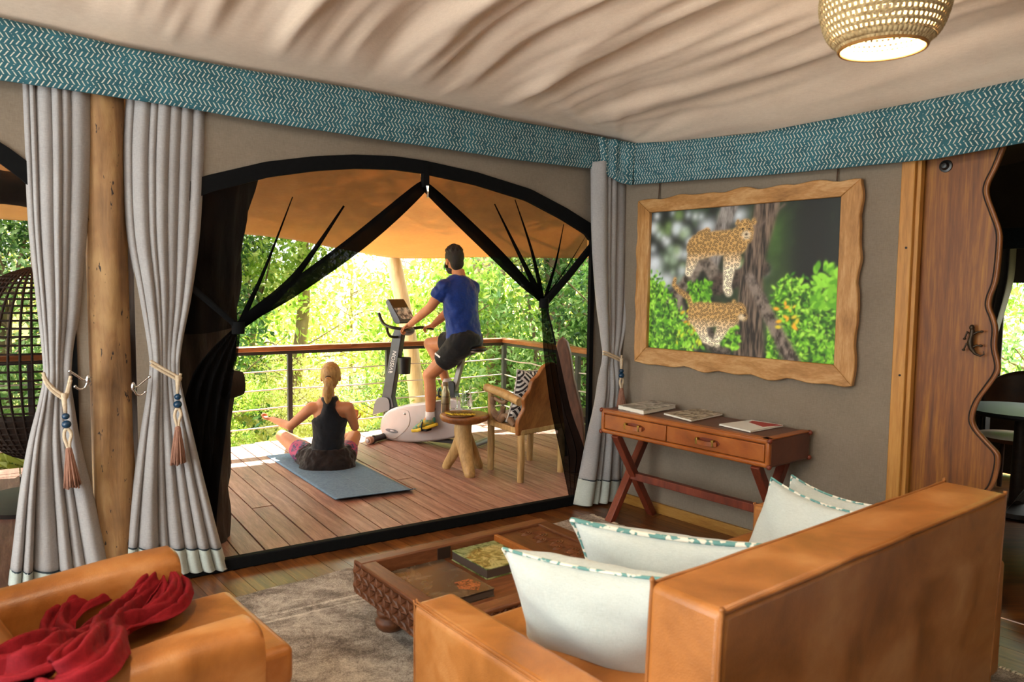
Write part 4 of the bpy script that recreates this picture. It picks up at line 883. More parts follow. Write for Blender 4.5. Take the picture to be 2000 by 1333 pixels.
for nm, pth, w_, pl_, sd_, wd_ in (
    ('loop', [(318, 1128, .50), (255, 1152, .48), (185, 1180, .475), (128, 1212, .475), (112, 1248, .475), (150, 1275, .49), (200, 1285, .52)], .115, 2.1, 1, [.7, 1, 1, .9, .85, .8, .7]),
    ('loop', [(322, 1128, .505), (342, 1165, .48), (322, 1202, .475), (262, 1232, .48), (208, 1250, .50), (150, 1292, .55)], .125, 2.3, 2, [.6, .9, 1, 1, .9, .9]),
    ('fall', [(300, 1150, .50), (255, 1195, .485), (205, 1240, .52), (190, 1275, .60), (165, 1310, .635), (140, 1345, .60), (120, 1420, .42)], .15, 2.6, 3, [.5, .7, .8, 1, 1.15, 1.2, 1.3]),
    ('fall', [(185, 1265, .55), (140, 1280, .60), (95, 1300, .63), (45, 1328, .61), (0, 1370, .50), (-30, 1430, .35)], .14, 2.4, 4, [.6, .9, 1.1, 1.2, 1.3, 1.3]),
    ('fall', [(140, 1275, .53), (80, 1285, .60), (20, 1305, .62), (-50, 1345, .56), (-90, 1400, .42)], .11, 2.2, 5, [.6, .9, 1.1, 1.2, 1.3])):
    o = ribbon(pix(pth), w_, pl_, sd_, wide=wd_).build(nm, RED, sc_t, smooth=3.1, fix=False); sb_ = o.modifiers.new('sub', 'SUBSURF'); sb_.levels = sb_.render_levels = 1; dm_ = o.modifiers.new('w', 'DISPLACE'); dm_.texture = SCT; dm_.strength = .014; dm_.texture_coords = 'LOCAL'; o.modifiers.new('s', 'SOLIDIFY').thickness = .004
# ================================================================== RUG
rug_q = [V(.536, 5.082, 0), V(-1.95, 3.23, 0), V(-.22, .9, 0), V(2.25, 2.75, 0)]
m, nt, b = new_mat('distressed_rug'); v = coords(nt, 'Object', (1, 1, 1), (0, 0, -math.atan2(dA[1], dA[0])))
fa = noise(nt, coords(nt, 'Object', (1, 2.2, 1), (0, 0, -.58)), 2.2, 8, .68, .6); fb = noise(nt, coords(nt, 'Object', (1, 1.6, 1)), 190, 3, .7); fd = noise(nt, v, 9, 6, .75, 2.0)
f = mth(nt, 'ADD', mth(nt, 'MULTIPLY', fa, .42), mth(nt, 'ADD', mth(nt, 'MULTIPLY', fb, .38), mth(nt, 'MULTIPLY', fd, .24)))
sy_ = nt.nodes.new('ShaderNodeSeparateXYZ'); nt.links.new(v, sy_.inputs[0])
for y0_ in (1.10, 1.03):
    f = mth(nt, 'ADD', f, mth(nt, 'MULTIPLY', mth(nt, 'LESS_THAN', mth(nt, 'ABSOLUTE', mth(nt, 'SUBTRACT', mth(nt, 'MULTIPLY_ADD', fd, .02, sy_.outputs[1]), y0_)), .010), mth(nt, 'MULTIPLY', fb, .11)))
nt.links.new(ramp(nt, f, [(.42, '#463b34'), (.50, '#80746a'), (.56, '#b0a598'), (.64, '#d8cec0')]), b.inputs['Base Color']); b.inputs['Roughness'].default_value = .95; bump(nt, b, fb, .25, .006)
rug = thing('rug', 'grey distressed vintage rug under the coffee table', 'rug', sum(rug_q)/4)
def rg_(u, v):
    P = (rug_q[1]*(1-u) + rug_q[0]*u)*(1-v) + (rug_q[2]*(1-u) + rug_q[3]*u)*v
    e = .012*math.sin(u*19)*(1 if v < .01 else 0) + .008*math.sin(u*47)*(1 if v < .01 else 0); return P + nA*(-e) + EZ*.008
o = MB().grid(rg_, 80, 40).build('pile', m, rug, fix=False); s_ = o.modifiers.new('s', 'SOLIDIFY'); s_.thickness = .006; s_.offset = -1
fr = MB(); e0, e1 = rug_q[0], rug_q[3]
for i in range(420):
    t = (i + random.random()*.6)/420; P = e0*(1-t) + e1*t + EZ*.007; q = P + dA*(.045 + random.uniform(-.012, .012)) + dB*random.uniform(-.012, .012)
    fr.tube([P, (P+q)/2 + EZ*.004, q - EZ*.004], [.003, .003, .002], 4)
o = fr.build('fringe', pm('fringe_cotton', '#b9ac98', '#d8cdb9', 60, rough=.95), rug); o['kind'] = 'stuff'
# ================================================================== COFFEE TABLE
TW = wood('table_wood', '#4a2817', '#6b3f26', '#8a5a3a', (2, 14, 14), 1.6, .42, .12, .2); TWs = wood('table_wood_side', '#452413', '#64391f', '#805033', (14, 2, 14), 1.6, .45, .12, .2)
TC = V(-.711, 3.367, 0); tsv = nrm(V(.872, .648, 0)); ttv = np.array([tsv[1], -tsv[0], 0]); TL, TD, TZ0, TZ1 = 1.09, .80, .165, .32
tab = thing('coffee_table', 'low carved wooden coffee table with a sunken tray top', 'table', TC, math.atan2(tsv[1], tsv[0]))
def CT(s, t, z): return TC + tsv*s + ttv*t + EZ*z
def cbox(s0, s1, t0, t1, za, zb): return MB().hexa([CT(s0, t0, za), CT(s0, t1, za), CT(s1, t1, za), CT(s1, t0, za)], [CT(s0, t0, zb), CT(s0, t1, zb), CT(s1, t1, zb), CT(s1, t0, zb)])
rim = .075
cbox(0, TL, 0, rim, TZ0, TZ1).build('long_rail', TW, tab, bevel=.008, seg=3); cbox(0, TL, TD - rim, TD, TZ0, TZ1).build('long_rail', TW, tab, bevel=.008, seg=3)
cbox(.002, rim, rim, TD - rim, TZ0, TZ1).build('end_rail', TWs, tab, bevel=.006); cbox(TL - rim, TL - .002, rim, TD - rim, TZ0, TZ1).build('end_rail', TWs, tab, bevel=.006)
cbox(rim, TL - rim, rim, TD - rim, TZ0 + .03, TZ0 + .075).build('tray_floor', TW, tab)
PX0 = TL - .36
cbox(PX0, PX0 + .022, rim, TD - rim, TZ0 + .05, TZ1 - .004).build('divider', pm('orange_divider', '#8a4a1c', '#a75f28', 10, (2, 14, 14), rough=.4), tab, bevel=.003)
pn = cbox(PX0 + .022, TL - rim + .001, rim, TD - rim, TZ0 + .06, TZ1 - .012).build('carved_panel', TWs, tab, bevel=.003)
# scroll carving on the panel
cv = MB()
for k in range(9):
    t0 = rim + .05 + k*.062; r_ = .055 if k % 2 else .042; c0_ = (PX0 + .16 + (.03 if k % 2 else -.01), t0)
    for q in range(3):
        rr_ = r_*(1 - q*.3); cv.tube([CT(c0_[0] + rr_*math.cos(a), c0_[1] + rr_*math.sin(a)*.8, TZ1 - .012) for a in np.linspace(-1.8, 2.4, 16)], .0045, 5)
o = cv.build('scroll_carving', TWs, pn, smooth=1.0); o['kind'] = 'stuff'
cbox(PX0 - .01, PX0 + .16, TD - rim - .12, TD - rim, TZ1 - .03, TZ1 + .0).build('latch_block', TWs, tab, bevel=.003); cbox(PX0 + .03, PX0 + .12, TD - rim - .085, TD - rim - .03, TZ1 - .002, TZ1 + .003).build('latch_plate', pm('latch_inlay', '#3d241a', rough=.5), tab)
cbox(.40, .47, rim - .002, rim + .006, TZ0 + .09, TZ1 - .01).build('clasp', pm('dark_clasp', '#2a1a10', rough=.6), tab)
# chip carving on the outside: squares of eight facets meeting in a star
def carve(p0, ex, ln, outn, name):
    g = MB(); cell = .066; n = int((ln - .03)/cell); z0c = TZ0 + .012; cell2 = (TZ1 - TZ0 - .024)/2
    for i in range(n):
        for r_ in range(2):
            c = p0 + ex*(.015 + (i+.5)*(ln-.03)/n) + EZ*(z0c + (r_+.5)*cell2); hx = (ln-.03)/n/2*.97; hz = cell2/2*.97
            ring_ = [(-1, -1), (0, -1), (1, -1), (1, 0), (1, 1), (0, 1), (-1, 1), (-1, 0)]
            pts = [c + ex*(a*hx) + EZ*(b_*hz) + outn*(.001 if (a and b_) else .010) for a, b_ in ring_] + [c + outn*.012]
            mids = []
            fs_ = []
            for k in range(8):
                a_, b_ = pts[k], pts[(k+1) % 8]; md = (a_ + b_ + pts[8])/3 - outn*.012; mids.append(md); fs_ += [(k, (k+1) % 8, 9+k), ((k+1) % 8, 8, 9+k), (8, k, 9+k)]
            g.add(pts + mids, fs_)
    o = g.build(name, TWs, tab); return o
carve(CT(0, .0, 0), ttv, TD, -tsv, 'star_carving'); carve(CT(0, TD, 0), tsv, TL, ttv, 'star_carving'); carve(CT(TL, 0, 0), ttv, TD, tsv, 'star_carving')
for s in (.12, TL - .12):
    for t in (.13, TD - .13): MB().lathe(plen([(.045, 0.0095, 0), (.062, .03, 0), (.068, .055, 0), (.055, .075, 0), (.062, .09, 0), (.06, .105, 0), (.045, .125, 0), (.055, .145, 0), (.05, TZ0, 0)], 30) and [(p[0], p[1]) for p in plen([(.045, 0.0095, 0), (.062, .03, 0), (.068, .055, 0), (.055, .075, 0), (.062, .09, 0), (.06, .105, 0), (.045, .125, 0), (.055, .145, 0), (.05, TZ0, 0)], 30)], CT(s, t, 0), 24).build('foot', TWs, tab, smooth=1.2)
# two picture books in the tray
PAGED = pm('dark_page_edges', '#3a2c22', '#54443a', 300, (1, 1, 30), rough=.8)
zt2 = TZ0 + .075
def ctq(s0, s1, t0, t1): return [CT(s0, t0, 0), CT(s0, t1, 0), CT(s1, t1, 0), CT(s1, t0, 0)]
bk1 = slabbook('picture_book', 'large brown picture book with an orange-lit face, lying in the table tray', 'book', ctq(.12, .40, .125, .55), zt2, .036, photo_cover('cover_dusk', ['#1c1714', '#3d342b', '#52473a', '#665a4a'], 7, .18), PAGED)
qq = [CT(s, t, zt2 + .0364) for s, t in ((.29, .40), (.27, .47), (.33, .53), (.385, .47), (.37, .40))]; MB().add(qq, [(0, 1, 2, 3, 4)]).build('cover_photo_patch', photo_cover('dusk_orange', ['#241d19', '#5d3a28', '#a8603c', '#2b221d'], 45, .15), bk1)
bk2 = slabbook('picture_book', 'glossy green picture book with a dark spine, lying in the table tray', 'book', ctq(.475, .725, .085, .385), zt2, .05, photo_cover('cover_green', ['#2c3320', '#5d6a38', '#a3ad78', '#39421f'], 14, .06), PAGED)
# ================================================================== YOGA MAT
DZ = .008
MATM = pm('blue_mat', '#56708a', '#6c8aa2', 60, rough=.85, bmp=.3, bscale=400)
mq = [Zp(520, 892, DZ), Zp(662, 983, DZ), Zp(813, 963, DZ)]; mq.append(mq[0] + mq[2] - mq[1])
mt_ = thing('yoga_mat', 'blue-grey yoga mat with a curled end on the timber deck', 'mat', sum(mq)/4)
lv = nrm(mq[1] - mq[0]); ln_ = np.linalg.norm(mq[1] - mq[0]); wv_ = mq[2] - mq[1]
def mfn(u, v):
    P = mq[0] + lv*(v*ln_) + wv_*u; k = sm(v, .94, 1); return P + EZ*(.004 + .022*k*k) - lv*(.01*k)
o = MB().grid(mfn, 20, 60).build('mat_sheet', MATM, mt_, smooth=3.1, fix=False); s_ = o.modifiers.new('s', 'SOLIDIFY'); s_.thickness = .005
MB().tube([mfn(.52, v) + EZ*.0035 for v in np.linspace(.3, .93, 12)], .002, 4).build('centre_line', pm('pale_line', '#8fa3ab', rough=.8), mt_)
# ================================================================== PEOPLE
SKIN = pm('skin', '#b5764f', '#c98a62', 9, rough=.5, spec=.35); SKIN.node_tree.nodes['Principled BSDF'].inputs['Subsurface Weight'].default_value = .08
def remesh(o, vox, it=6, fac=.5):
    r = o.modifiers.new('r', 'REMESH'); r.mode = 'VOXEL'; r.voxel_size = vox; r.use_smooth_shade = True
    s = o.modifiers.new('s', 'SMOOTH'); s.factor = fac; s.iterations = it; return o
def wrinkle(o, strength, size, name):
    tx = bpy.data.textures.new(name, 'CLOUDS'); tx.noise_scale = size; tx.noise_depth = 3; d = o.modifiers.new('w', 'DISPLACE'); d.texture = tx; d.strength = strength; d.mid_level = .5; d.texture_coords = 'LOCAL'
def limb(m, pts, rads, n=14):
    P = plen(pts, 5*(len(pts)-1) + 1); R_ = np.interp(np.linspace(0, len(pts)-1, len(P)), range(len(pts)), rads); m.tube(P, list(R_), n); m.ell(P[0], (R_[0],)*3); m.ell(P[-1], (R_[-1],)*3)
def hand(m, wrist, fdir, palmn, s=1., curl=.9, thumb=1):
    """palm + five fingers; fdir along the hand, palmn out of the palm; thumb = +1/-1 side"""
    f = nrm(fdir); n = nrm(np.array(palmn) - f*(np.array(palmn) @ f)); x = np.cross(f, n)*thumb; w = np.array(wrist, float)
    pc_ = w + f*.048*s; R = np.array([x, f, n]).T; m.ell(pc_, (.039*s, .052*s, .016*s), R)
    m.tube([w - f*.01, w + f*.035*s], [.026*s, .030*s], 12, flat=.65, hint=n)
    for k, (dx, L) in enumerate(((.028, .068), (.010, .078), (-.009, .073), (-.027, .058))):
        p = w + f*.088*s + x*dx*s; c = curl*(1 + .08*k); q1 = p + (f*math.cos(c*.5) + n*math.sin(c*.5))*L*.45*s; q2 = q1 + (f*math.cos(c*1.3) + n*math.sin(c*1.3))*L*.33*s; q3 = q2 + (f*math.cos(c*2) + n*math.sin(c*2))*L*.28*s
        m.tube([p - f*.02*s, p, q1, q2, q3], [.0095*s, .0095*s, .009*s, .0085*s, .007*s], 8)
    p = w + f*.025*s + x*.030*s; q1 = p + nrm(x*.8 + f*.5 + n*.4)*.035*s; q2 = q1 + nrm(x*.25 + f*.85 + n*.6)*.03*s; q3 = q2 + nrm(f*.8 + n*.8)*.022*s; m.tube([p - x*.012, p, q1, q2, q3], [.012*s, .0125*s, .011*s, .0095*s, .008*s], 8)
def head(m, c, face, up_, s=1.):
    """c: centre of skull, face: gaze direction"""
    f = nrm(np.array(face) - np.array(up_)*(np.array(face) @ nrm(up_))); u = nrm(up_); l = np.cross(u, f); R = np.array([l, f, u]).T
    g = lambda a, b, c_: np.array(c) + (l*a + f*b + u*c_)*s
    m.ell(g(0, -.01, .015), (.076*s, .096*s, .102*s), R, 24, 16); m.ell(g(0, .03, -.055), (.058*s, .062*s, .066*s), R, 20, 12); m.ell(g(0, .055, -.10), (.036*s, .032*s, .026*s), R)
    m.tube([g(0, .088, .0), g(0, .108, -.035), g(0, .098, -.048)], [.008*s, .013*s, .015*s], 8); m.ell(g(0, .086, -.078), (.025*s, .010*s, .008*s), R); m.ell(g(0, .086, -.064), (.022*s, .008*s, .006*s), R)
    for sg in (-1, 1): m.ell(g(sg*.032, .082, .022), (.022*s, .01*s, .007*s), R); m.ell(g(sg*.078, -.01, -.022), (.008*s, .019*s, .031*s), R); m.ell(g(sg*.082, -.018, -.012), (.006*s, .02*s, .02*s), R)
    return g, R
def eyes(g, R, parent, s=1.):
    for sg in (-1, 1): MB().ell(g(sg*.031, .083, .003), (.0105*s,)*3).build('eye', pm('eye', '#e8e4dc', rough=.2), parent, smooth=3.1); 
# ---- the exercise bike's plane
RB = V(-.345, 7.10, DZ); be = nrm(V(-.89, .45, 0)); bl_ = np.array([be[1], -be[0], 0]); bl_ = bl_ if bl_[1] < 0 else -bl_
def BP(x, y, lat=0.): return Wp(x, y, RB + bl_*lat, bl_)
# ---- man on the bike
body = MB(); up_ = EZ
hipC = BP(908, 668); hL = BP(897, 676, .09); hR = BP(903, 668, -.09); kL = BP(838, 733, .11); aL = BP(840, 813, .12); kR = BP(840, 672, -.12); aR = BP(873, 748, -.12)
chest = BP(899, 592, .0); neckb = BP(897, 541, 0.); tfw = nrm(V(-.62, .78, 0)); trt = np.array([tfw[1], -tfw[0], 0])
shL = neckb - trt*.17 - EZ*.098; shR = neckb + trt*.15 - EZ*.105
elL = BP(841, 600, .18); wrL = BP(801, 634, .16); elR = BP(872, 612, -.22); wrR = BP(846, 636, -.16)
limb(body, [hL, kL], [.095, .062]); limb(body, [kL, kL*.55 + aL*.45 + be*(-.012), aL], [.06, .058, .038]); body.ell(kL + be*.012, (.055, .055, .062))
limb(body, [hR, kR], [.095, .062]); limb(body, [kR, kR*.55 + aR*.45 + be*(-.012), aR], [.06, .058, .038]); body.ell(kR + be*.012, (.055, .055, .062))
for a in (aL, aR): body.tube([a, a - EZ*.05 + be*.03], [.04, .04], 12)
Rt = np.array([trt, tfw, EZ]).T
body.ell(hipC + EZ*.02, (.165, .12, .13), Rt, 20, 14); body.ell(hipC*.45 + chest*.55, (.15, .10, .2), Rt, 20, 14); body.ell(chest + EZ*.05, (.175, .115, .17), Rt, 20, 14)
body.tube([shL, shR], [.055, .055], 14); body.tube([neckb - EZ*.05, neckb + EZ*.07 + tfw*.02], [.075, .058], 16)
limb(body, [shL, elL], [.062, .046]); limb(body, [elL, elL*.6 + wrL*.4, wrL], [.045, .043, .029]); limb(body, [shR, elR], [.062, .046]); limb(body, [elR, elR*.6 + wrR*.4, wrR], [.045, .043, .029])
barL = BP(787, 641, .16); barR = BP(829, 640, -.16)
hand(body, wrL, barL - wrL - EZ*.01, -EZ + be*.2, .95, 1.0, 1); hand(body, wrR, barR - wrR - EZ*.0, -EZ + be*.2, .95, 1.0, -1)
hc = BP(886, 508, .0); hface = nrm(V(-.56, .83, -.02)); gm, Rm = head(body, hc, hface, EZ + V(-.02, 0, 0), 1.06)
man = body.build('person', SKIN, smooth=3.1); man = remesh(man, .0075, 5); tag(man, 'person in blue t-shirt and black shorts pedalling the exercise bike, looking away', 'person')
eyes(gm, Rm, man, 1.06)
HAIRM = pm('dark_brown_hair', '#0e0805', '#20130b', 90, (1, 1, .15), rough=.7, bmp=.5); 
hr = MB(); hr.ell(gm(0, -.018, .03), (.088, .103, .098), Rm, 24, 16); hr.ell(gm(0, -.06, -.03), (.070, .052, .072), Rm); hr.ell(gm(0, .045, .085), (.062, .05, .036), Rm)
rs = random.Random(4)
for i in range(140):
    th = rs.uniform(0, 6.28); ph = rs.uniform(0, 1.15); d = np.array([math.sin(ph)*math.cos(th), math.sin(ph)*math.sin(th), math.cos(ph)]); p = gm(*(d*[.086, .1, .096] + [0, -.018, .03])); w = Rm @ (d*[.6, .6, 1] + [0, .35, .2]); hr.tube([p - w*.008, p + w*.008, p + w*.017], [.008, .007, .003], 5)
remesh(hr.build('hair', HAIRM, man, smooth=3.1), .006, 2)
bd_ = MB(); bd_.ell(gm(0, .030, -.078), (.062, .062, .052), Rm, 20, 12); bd_.ell(gm(0, .052, -.106), (.038, .032, .024), Rm)
for sg in (-1, 1): bd_.tube([gm(sg*.074, .012, -.02), gm(sg*.068, .022, -.07)], [.011, .018], 8)
remesh(bd_.build('beard', HAIRM, man, smooth=3.1), .006, 3)
SHIRT = fabric('blue_sport_shirt', '#082060', '#113888', 350, .55, .12); sh = MB()
NW = 32
def tring(c, rx, ry, off=0.):
    return [c + trt*(rx*math.cos(a)*(1 + .0*math.sin(3*a))) + tfw*(ry*math.sin(a) + off) for a in np.linspace(0, 2*math.pi, NW, endpoint=False)]
torso = [(hipC + EZ*.005 - be*.0, .178, .150), (hipC*.9 + chest*.1, .180, .150), (hipC*.7 + chest*.3, .172, .14), (hipC*.45 + chest*.55, .172, .135), (hipC*.2 + chest*.8, .180, .135), (chest + EZ*.05, .188, .132), (chest*.55 + neckb*.45, .190, .125), (neckb - EZ*.075, .175, .11), (neckb - EZ*.03, .125, .095), (neckb + EZ*.002, .078, .075)]
sh.loft([tring(c, rx, ry) for c, rx, ry in torso])
sh.tube(plen([shL, neckb - EZ*.055, shR], 9), [.05, .068, .078, .082, .082, .082, .078, .068, .05], 16)
for s0, e0 in ((shL, elL), (shR, elR)): sh.tube([s0 + (chest - s0)*.25, s0, s0*.7 + e0*.3, s0*.42 + e0*.58], [.085, .078, .078, .076], 16); sh.ell(s0, (.078,)*3)
o = remesh(sh.build('t_shirt', SHIRT, man, smooth=3.1), .0095, 5); wrinkle(o, .035, .09, 'shirt_folds')
SHORTS = fabric('black_shorts', '#0c0c0e', '#1a1a1e', 350, .8, .1); so_ = MB(); so_.ell(hipC + EZ*.01, (.19, .15, .15), Rt, 20, 14); so_.ell(hipC + EZ*.02, (.20, .165, .13), np.array([bl_, be, EZ]).T, 20, 14)
for h, k in ((hL, kL), (hR, kR)): so_.tube([h, h*.72 + k*.28, h*.42 + k*.58], [.128, .118, .102], 18); so_.ell(h, (.127, .127, .127))
o = remesh(so_.build('shorts', SHORTS, man, smooth=3.1), .0095, 4); wrinkle(o, .018, .08, 'shorts_folds')
pl_ = hL*.42 + kL*.58; lg = MB().box((0, 0, 0), (.045, .016, .004)); lg = MB(); q0 = BP(853, 691, .215); MB().add([BP(850, 689, .213), BP(860, 697, .213), BP(858.5, 700, .213), BP(848.5, 692, .213)], [(0, 1, 2, 3)]).build('white_shorts_logo', pm('white_print', '#e6e6e6', rough=.6), man)
SOCK = pm('white_sock', '#d9d5d6', '#e8e4e4', 60, rough=.9); UPPER = pm('teal_yellow_upper', '#2f7f72', '#b39a22', 22, rough=.6, lo=.42, hi=.56); SOLE = pm('yellow_sole', '#c9a414', '#e0bd24', 20, rough=.6)
for a, dr_ in ((aL, nrm(BP(799, 848, .12) - BP(855, 828, .12))), (aR, nrm(be*.9 - EZ*.5))):
    MB().tube([a + EZ*.045, a - EZ*.03], [.044, .047], 14).build('sock', SOCK, man, smooth=3.1)
    x = np.cross(dr_, EZ); x = nrm(x); u = np.cross(x, dr_); u = u if u[2] > 0 else -u; R = np.array([x, dr_, u]).T; heel = a - EZ*.075 - dr_*.06
    su = MB(); su.ell(heel + dr_*.06 + u*.03, (.042, .075, .045), R, 18, 12); su.ell(heel + dr_*.15 + u*.012, (.047, .09, .034), R, 18, 12); su.ell(heel + dr_*.225 + u*.004, (.043, .045, .026), R, 18, 12)
    shoe = remesh(su.build('shoe', UPPER, man, smooth=3.1), .006, 4)
    sl_ = MB()
    ol = [(-.03, .0), (-.038, .05), (-.043, .12), (-.05, .19), (-.044, .25), (-.02, .283), (.02, .283), (.044, .25), (.05, .19), (.043, .12), (.038, .05), (.03, .0), (.015, -.018), (-.015, -.018)]
    sl_.prism(ol, lambda p, q, w: heel + x*p + dr_*q + u*(w + (.02 if q > .22 else 0)), -.042, -.012); sl_.build('sole', SOLE, shoe, bevel=.008)
    lc = MB(); [lc.tube([heel + dr_*q + x*(-.03) + u*.045, heel + dr_*q + u*.062, heel + dr_*q + x*.03 + u*.045], .004, 6) for q in (.09, .115, .14)]; lc.build('laces', pm('teal_lace', '#2fa08c', rough=.7), shoe); 
# ---- woman on the mat
wb_ = MB(); J = lambda x, y, d: Dp(x, y, d)
pel = J(640, 898, 6.33); chs = J(644, 815, 6.30); nk = J(641, 776, 6.28); wf = nrm(V(-.08, 1, 0)); wr_ = np.array([wf[1], -wf[0], 0]); Rw = np.array([wr_, wf, EZ]).T
lsh, rsh = J(608, 797, 6.28), J(680, 797, 6.28); lel, lwr, lha = J(567, 833, 6.36), J(531, 819, 6.62), J(512, 816, 6.70); rel, rwr, rha = J(693, 834, 6.36), J(690, 822, 6.62), J(692, 812, 6.72)
lhip, rhip = J(612, 900, 6.38), J(668, 900, 6.38); lkn, rkn = J(551, 852, 6.72), J(693, 852, 6.75); lan, ran = J(600, 892, 6.88), J(640, 892, 6.92)
lan[2] = .075; ran[2] = .075
wb_.ell(pel, (.165, .12, .105), Rw, 20, 14); wb_.ell(pel*.5 + chs*.5, (.12, .085, .17), Rw, 20, 14); wb_.ell(chs + EZ*.02, (.135, .09, .13), Rw, 20, 14); wb_.tube([lsh, rsh], [.052, .052], 14); wb_.ell(nk - EZ*.05, (.1, .07, .06), Rw)
wb_.tube([nk - EZ*.05, nk + EZ*.075 + wf*.012], [.058, .047], 16)
limb(wb_, [lsh, lel], [.05, .037]); limb(wb_, [lel, lel*.6 + lwr*.4, lwr], [.037, .036, .024]); limb(wb_, [rsh, rel], [.05, .037]); limb(wb_, [rel, rel*.6 + rwr*.4, rwr], [.037, .036, .024])
hand(wb_, lwr, lha - lwr, EZ, .85, .7, -1); hand(wb_, rwr, V(.0, .8, .35), EZ, .85, .7, 1)
limb(wb_, [lhip, lkn], [.088, .056]); limb(wb_, [rhip, rkn], [.088, .056]); limb(wb_, [lkn, lkn*.5 + lan*.5 - EZ*.0, lan], [.054, .05, .034]); limb(wb_, [rkn, rkn*.5 + ran*.5, ran], [.054, .05, .034])
for a, d in ((lan, V(.9, -.3, -.1)), (ran, V(-.9, -.25, -.1))): d = nrm(d); wb_.tube([a - d*.04, a + d*.06 - EZ*.012, a + d*.13 - EZ*.025, a + d*.17 - EZ*.03], [.036, .034, .032, .022], 12, flat=.8)
hcw = J(646, 735, 6.30); gw, Rwh = head(wb_, hcw, V(-.22, 1, 0), EZ, .98)
wom = remesh(wb_.build('person', SKIN, smooth=3.1), .0075, 5); tag(wom, 'person in black tank top with a blond ponytail sitting cross-legged on the yoga mat', 'person'); eyes(gw, Rwh, wom)
BLOND = pm('blond_hair', '#8a5f2c', '#c79d5c', 60, (1, 1, .25), rough=.5, bmp=.6); hw = MB(); hw.ell(gw(0, -.012, .022), (.083, .104, .103), Rwh, 24, 16); hw.ell(gw(0, -.05, -.03), (.066, .058, .062), Rwh)
remesh(hw.build('hair', BLOND, wom, smooth=3.1), .006, 4)
pb = gw(.02, -.118, -.005); py_ = MB(); py_.tube(plen([pb, pb + V(.012, -.035, -.035), pb + V(.012, -.045, -.10), pb + V(.005, -.035, -.165), pb + V(.0, -.03, -.205)], 16), list(np.interp(np.linspace(0, 1, 16), [0, .15, .5, .8, 1], [.02, .036, .04, .028, .008])), 14)
py_.build('ponytail', BLOND, wom, smooth=3.1); MB().tube([pb + V(-.0, .005, .006), pb + V(.004, -.014, -.012)], .024, 12).build('hair_band', pm('hair_band', '#14110f', rough=.7), wom, smooth=.8)
TOP = fabric('black_tank_top', '#0b0c11', '#15171e', 350, .75, .1)
tk_ = MB(); ring2 = lambda c, rx, ry: [c + wr_*(rx*abs(math.cos(a))**.9*(1 if math.cos(a) > 0 else -1)) + wf*(ry*math.sin(a)) for a in np.linspace(0, 2*math.pi, 36, endpoint=False)]
wz = [(J(640, 880, 6.325), .142, .112), (J(641, 868, 6.32), .136, .106), (J(642, 850, 6.31), .132, .100), (J(643, 835, 6.305), .140, .103), (J(644, 822, 6.30), .150, .105), (J(644.5, 812, 6.30), .118, .106), (J(645, 804, 6.295), .090, .105), (J(645, 795, 6.29), .068, .102), (J(645, 786, 6.285), .064, .097), (J(644, 779, 6.28), .074, .088), (J(643, 774.5, 6.28), .064, .07)]
tk_.loft([ring2(c, rx, ry) for c, rx, ry in wz]); o = remesh(tk_.build('tank_top', TOP, wom, smooth=3.1), .007, 4); wrinkle(o, .012, .05, 'top_folds')
WSH = fabric('dark_brown_shorts', '#1a1210', '#2a1e1a', 250, .85, .2); ws = MB(); ws.loft([ring2(c, rx, ry) for c, rx, ry in ((J(640, 919, 6.33), .215, .14), (J(640, 912, 6.33), .235, .16), (J(640, 900, 6.33), .222, .155), (J(640, 886, 6.33), .190, .135), (J(640, 874, 6.325), .155, .118))])
for h, k in ((lhip, lkn), (rhip, rkn)): ws.tube([h, h*.75 + k*.25], [.112, .105], 16)
o = remesh(ws.build('shorts', WSH, wom, smooth=3.1), .009, 4); wrinkle(o, .028, .045, 'gathers')
PRT = pm('purple_print', '#2a2050', '#a82a5c', 26, rough=.6, lo=.45, hi=.55)
for h, k in ((lhip, lkn), (rhip, rkn)): MB().tube([h*.8 + k*.2, h*.62 + k*.38, h*.5 + k*.5], [.104, .094, .083], 18, cap=False).build('printed_legging', PRT, wom, smooth=3.1)
# ================================================================== EXERCISE BIKE
bike = thing('exercise_bike', 'grey and silver upright exercise bike by the deck railing', 'exercise bike', RB)
SIL = pm('silver_shell', '#a9a3a1', '#b8b2b0', 4, rough=.28, metal=.25, coat=.4); DKG = pm('bike_dark_grey', '#3b3a3c', '#46454a', 8, rough=.4, metal=.3); BBL = pm('bike_black', '#0d0d0f', rough=.4); GREY = pm('bike_grey', '#6d6a6c', rough=.4, metal=.2)
def bpoly(pix, l0, l1, name, mt, bev=.01, par=None, seg=3):
    P = plen([(x, y, 0) for x, y in pix] + [(pix[0][0], pix[0][1], 0)], 8*len(pix) + 1)[:-1]; m = MB(); n = len(P)
    A_ = [BP(p[0], p[1], l0) for p in P]
    off = bl_*(l1 - l0); m.add(A_ + [p + off for p in A_], [tuple(range(n))[::-1], tuple(range(n, 2*n))] + [(k, (k+1) % n, n + (k+1) % n, n + k) for k in range(n)]); return m.build(name, mt, par or bike, bevel=bev, seg=seg)
shell = bpoly([(741, 836), (744, 818), (755, 804), (772, 796), (800, 790), (828, 787), (855, 783), (880, 778), (900, 785), (908, 815), (905, 845), (885, 856), (840, 863), (795, 865), (762, 861), (747, 851)], .075, -.075, 'drive_housing', SIL, .03, seg=4)
bpoly([(747, 838), (751, 819), (768, 803), (795, 801), (802, 812), (800, 832), (784, 850), (768, 858), (752, 851)], .066, .080, 'round_cover', pm('cover_pale', '#b9b1ae', '#c5bdb9', 5, rough=.3, metal=.15, coat=.3), .006, shell)
MB().ell(BP(791, 809, .082), (.012, .004, .012)).build('cover_badge', CHROME, shell, smooth=3.1)
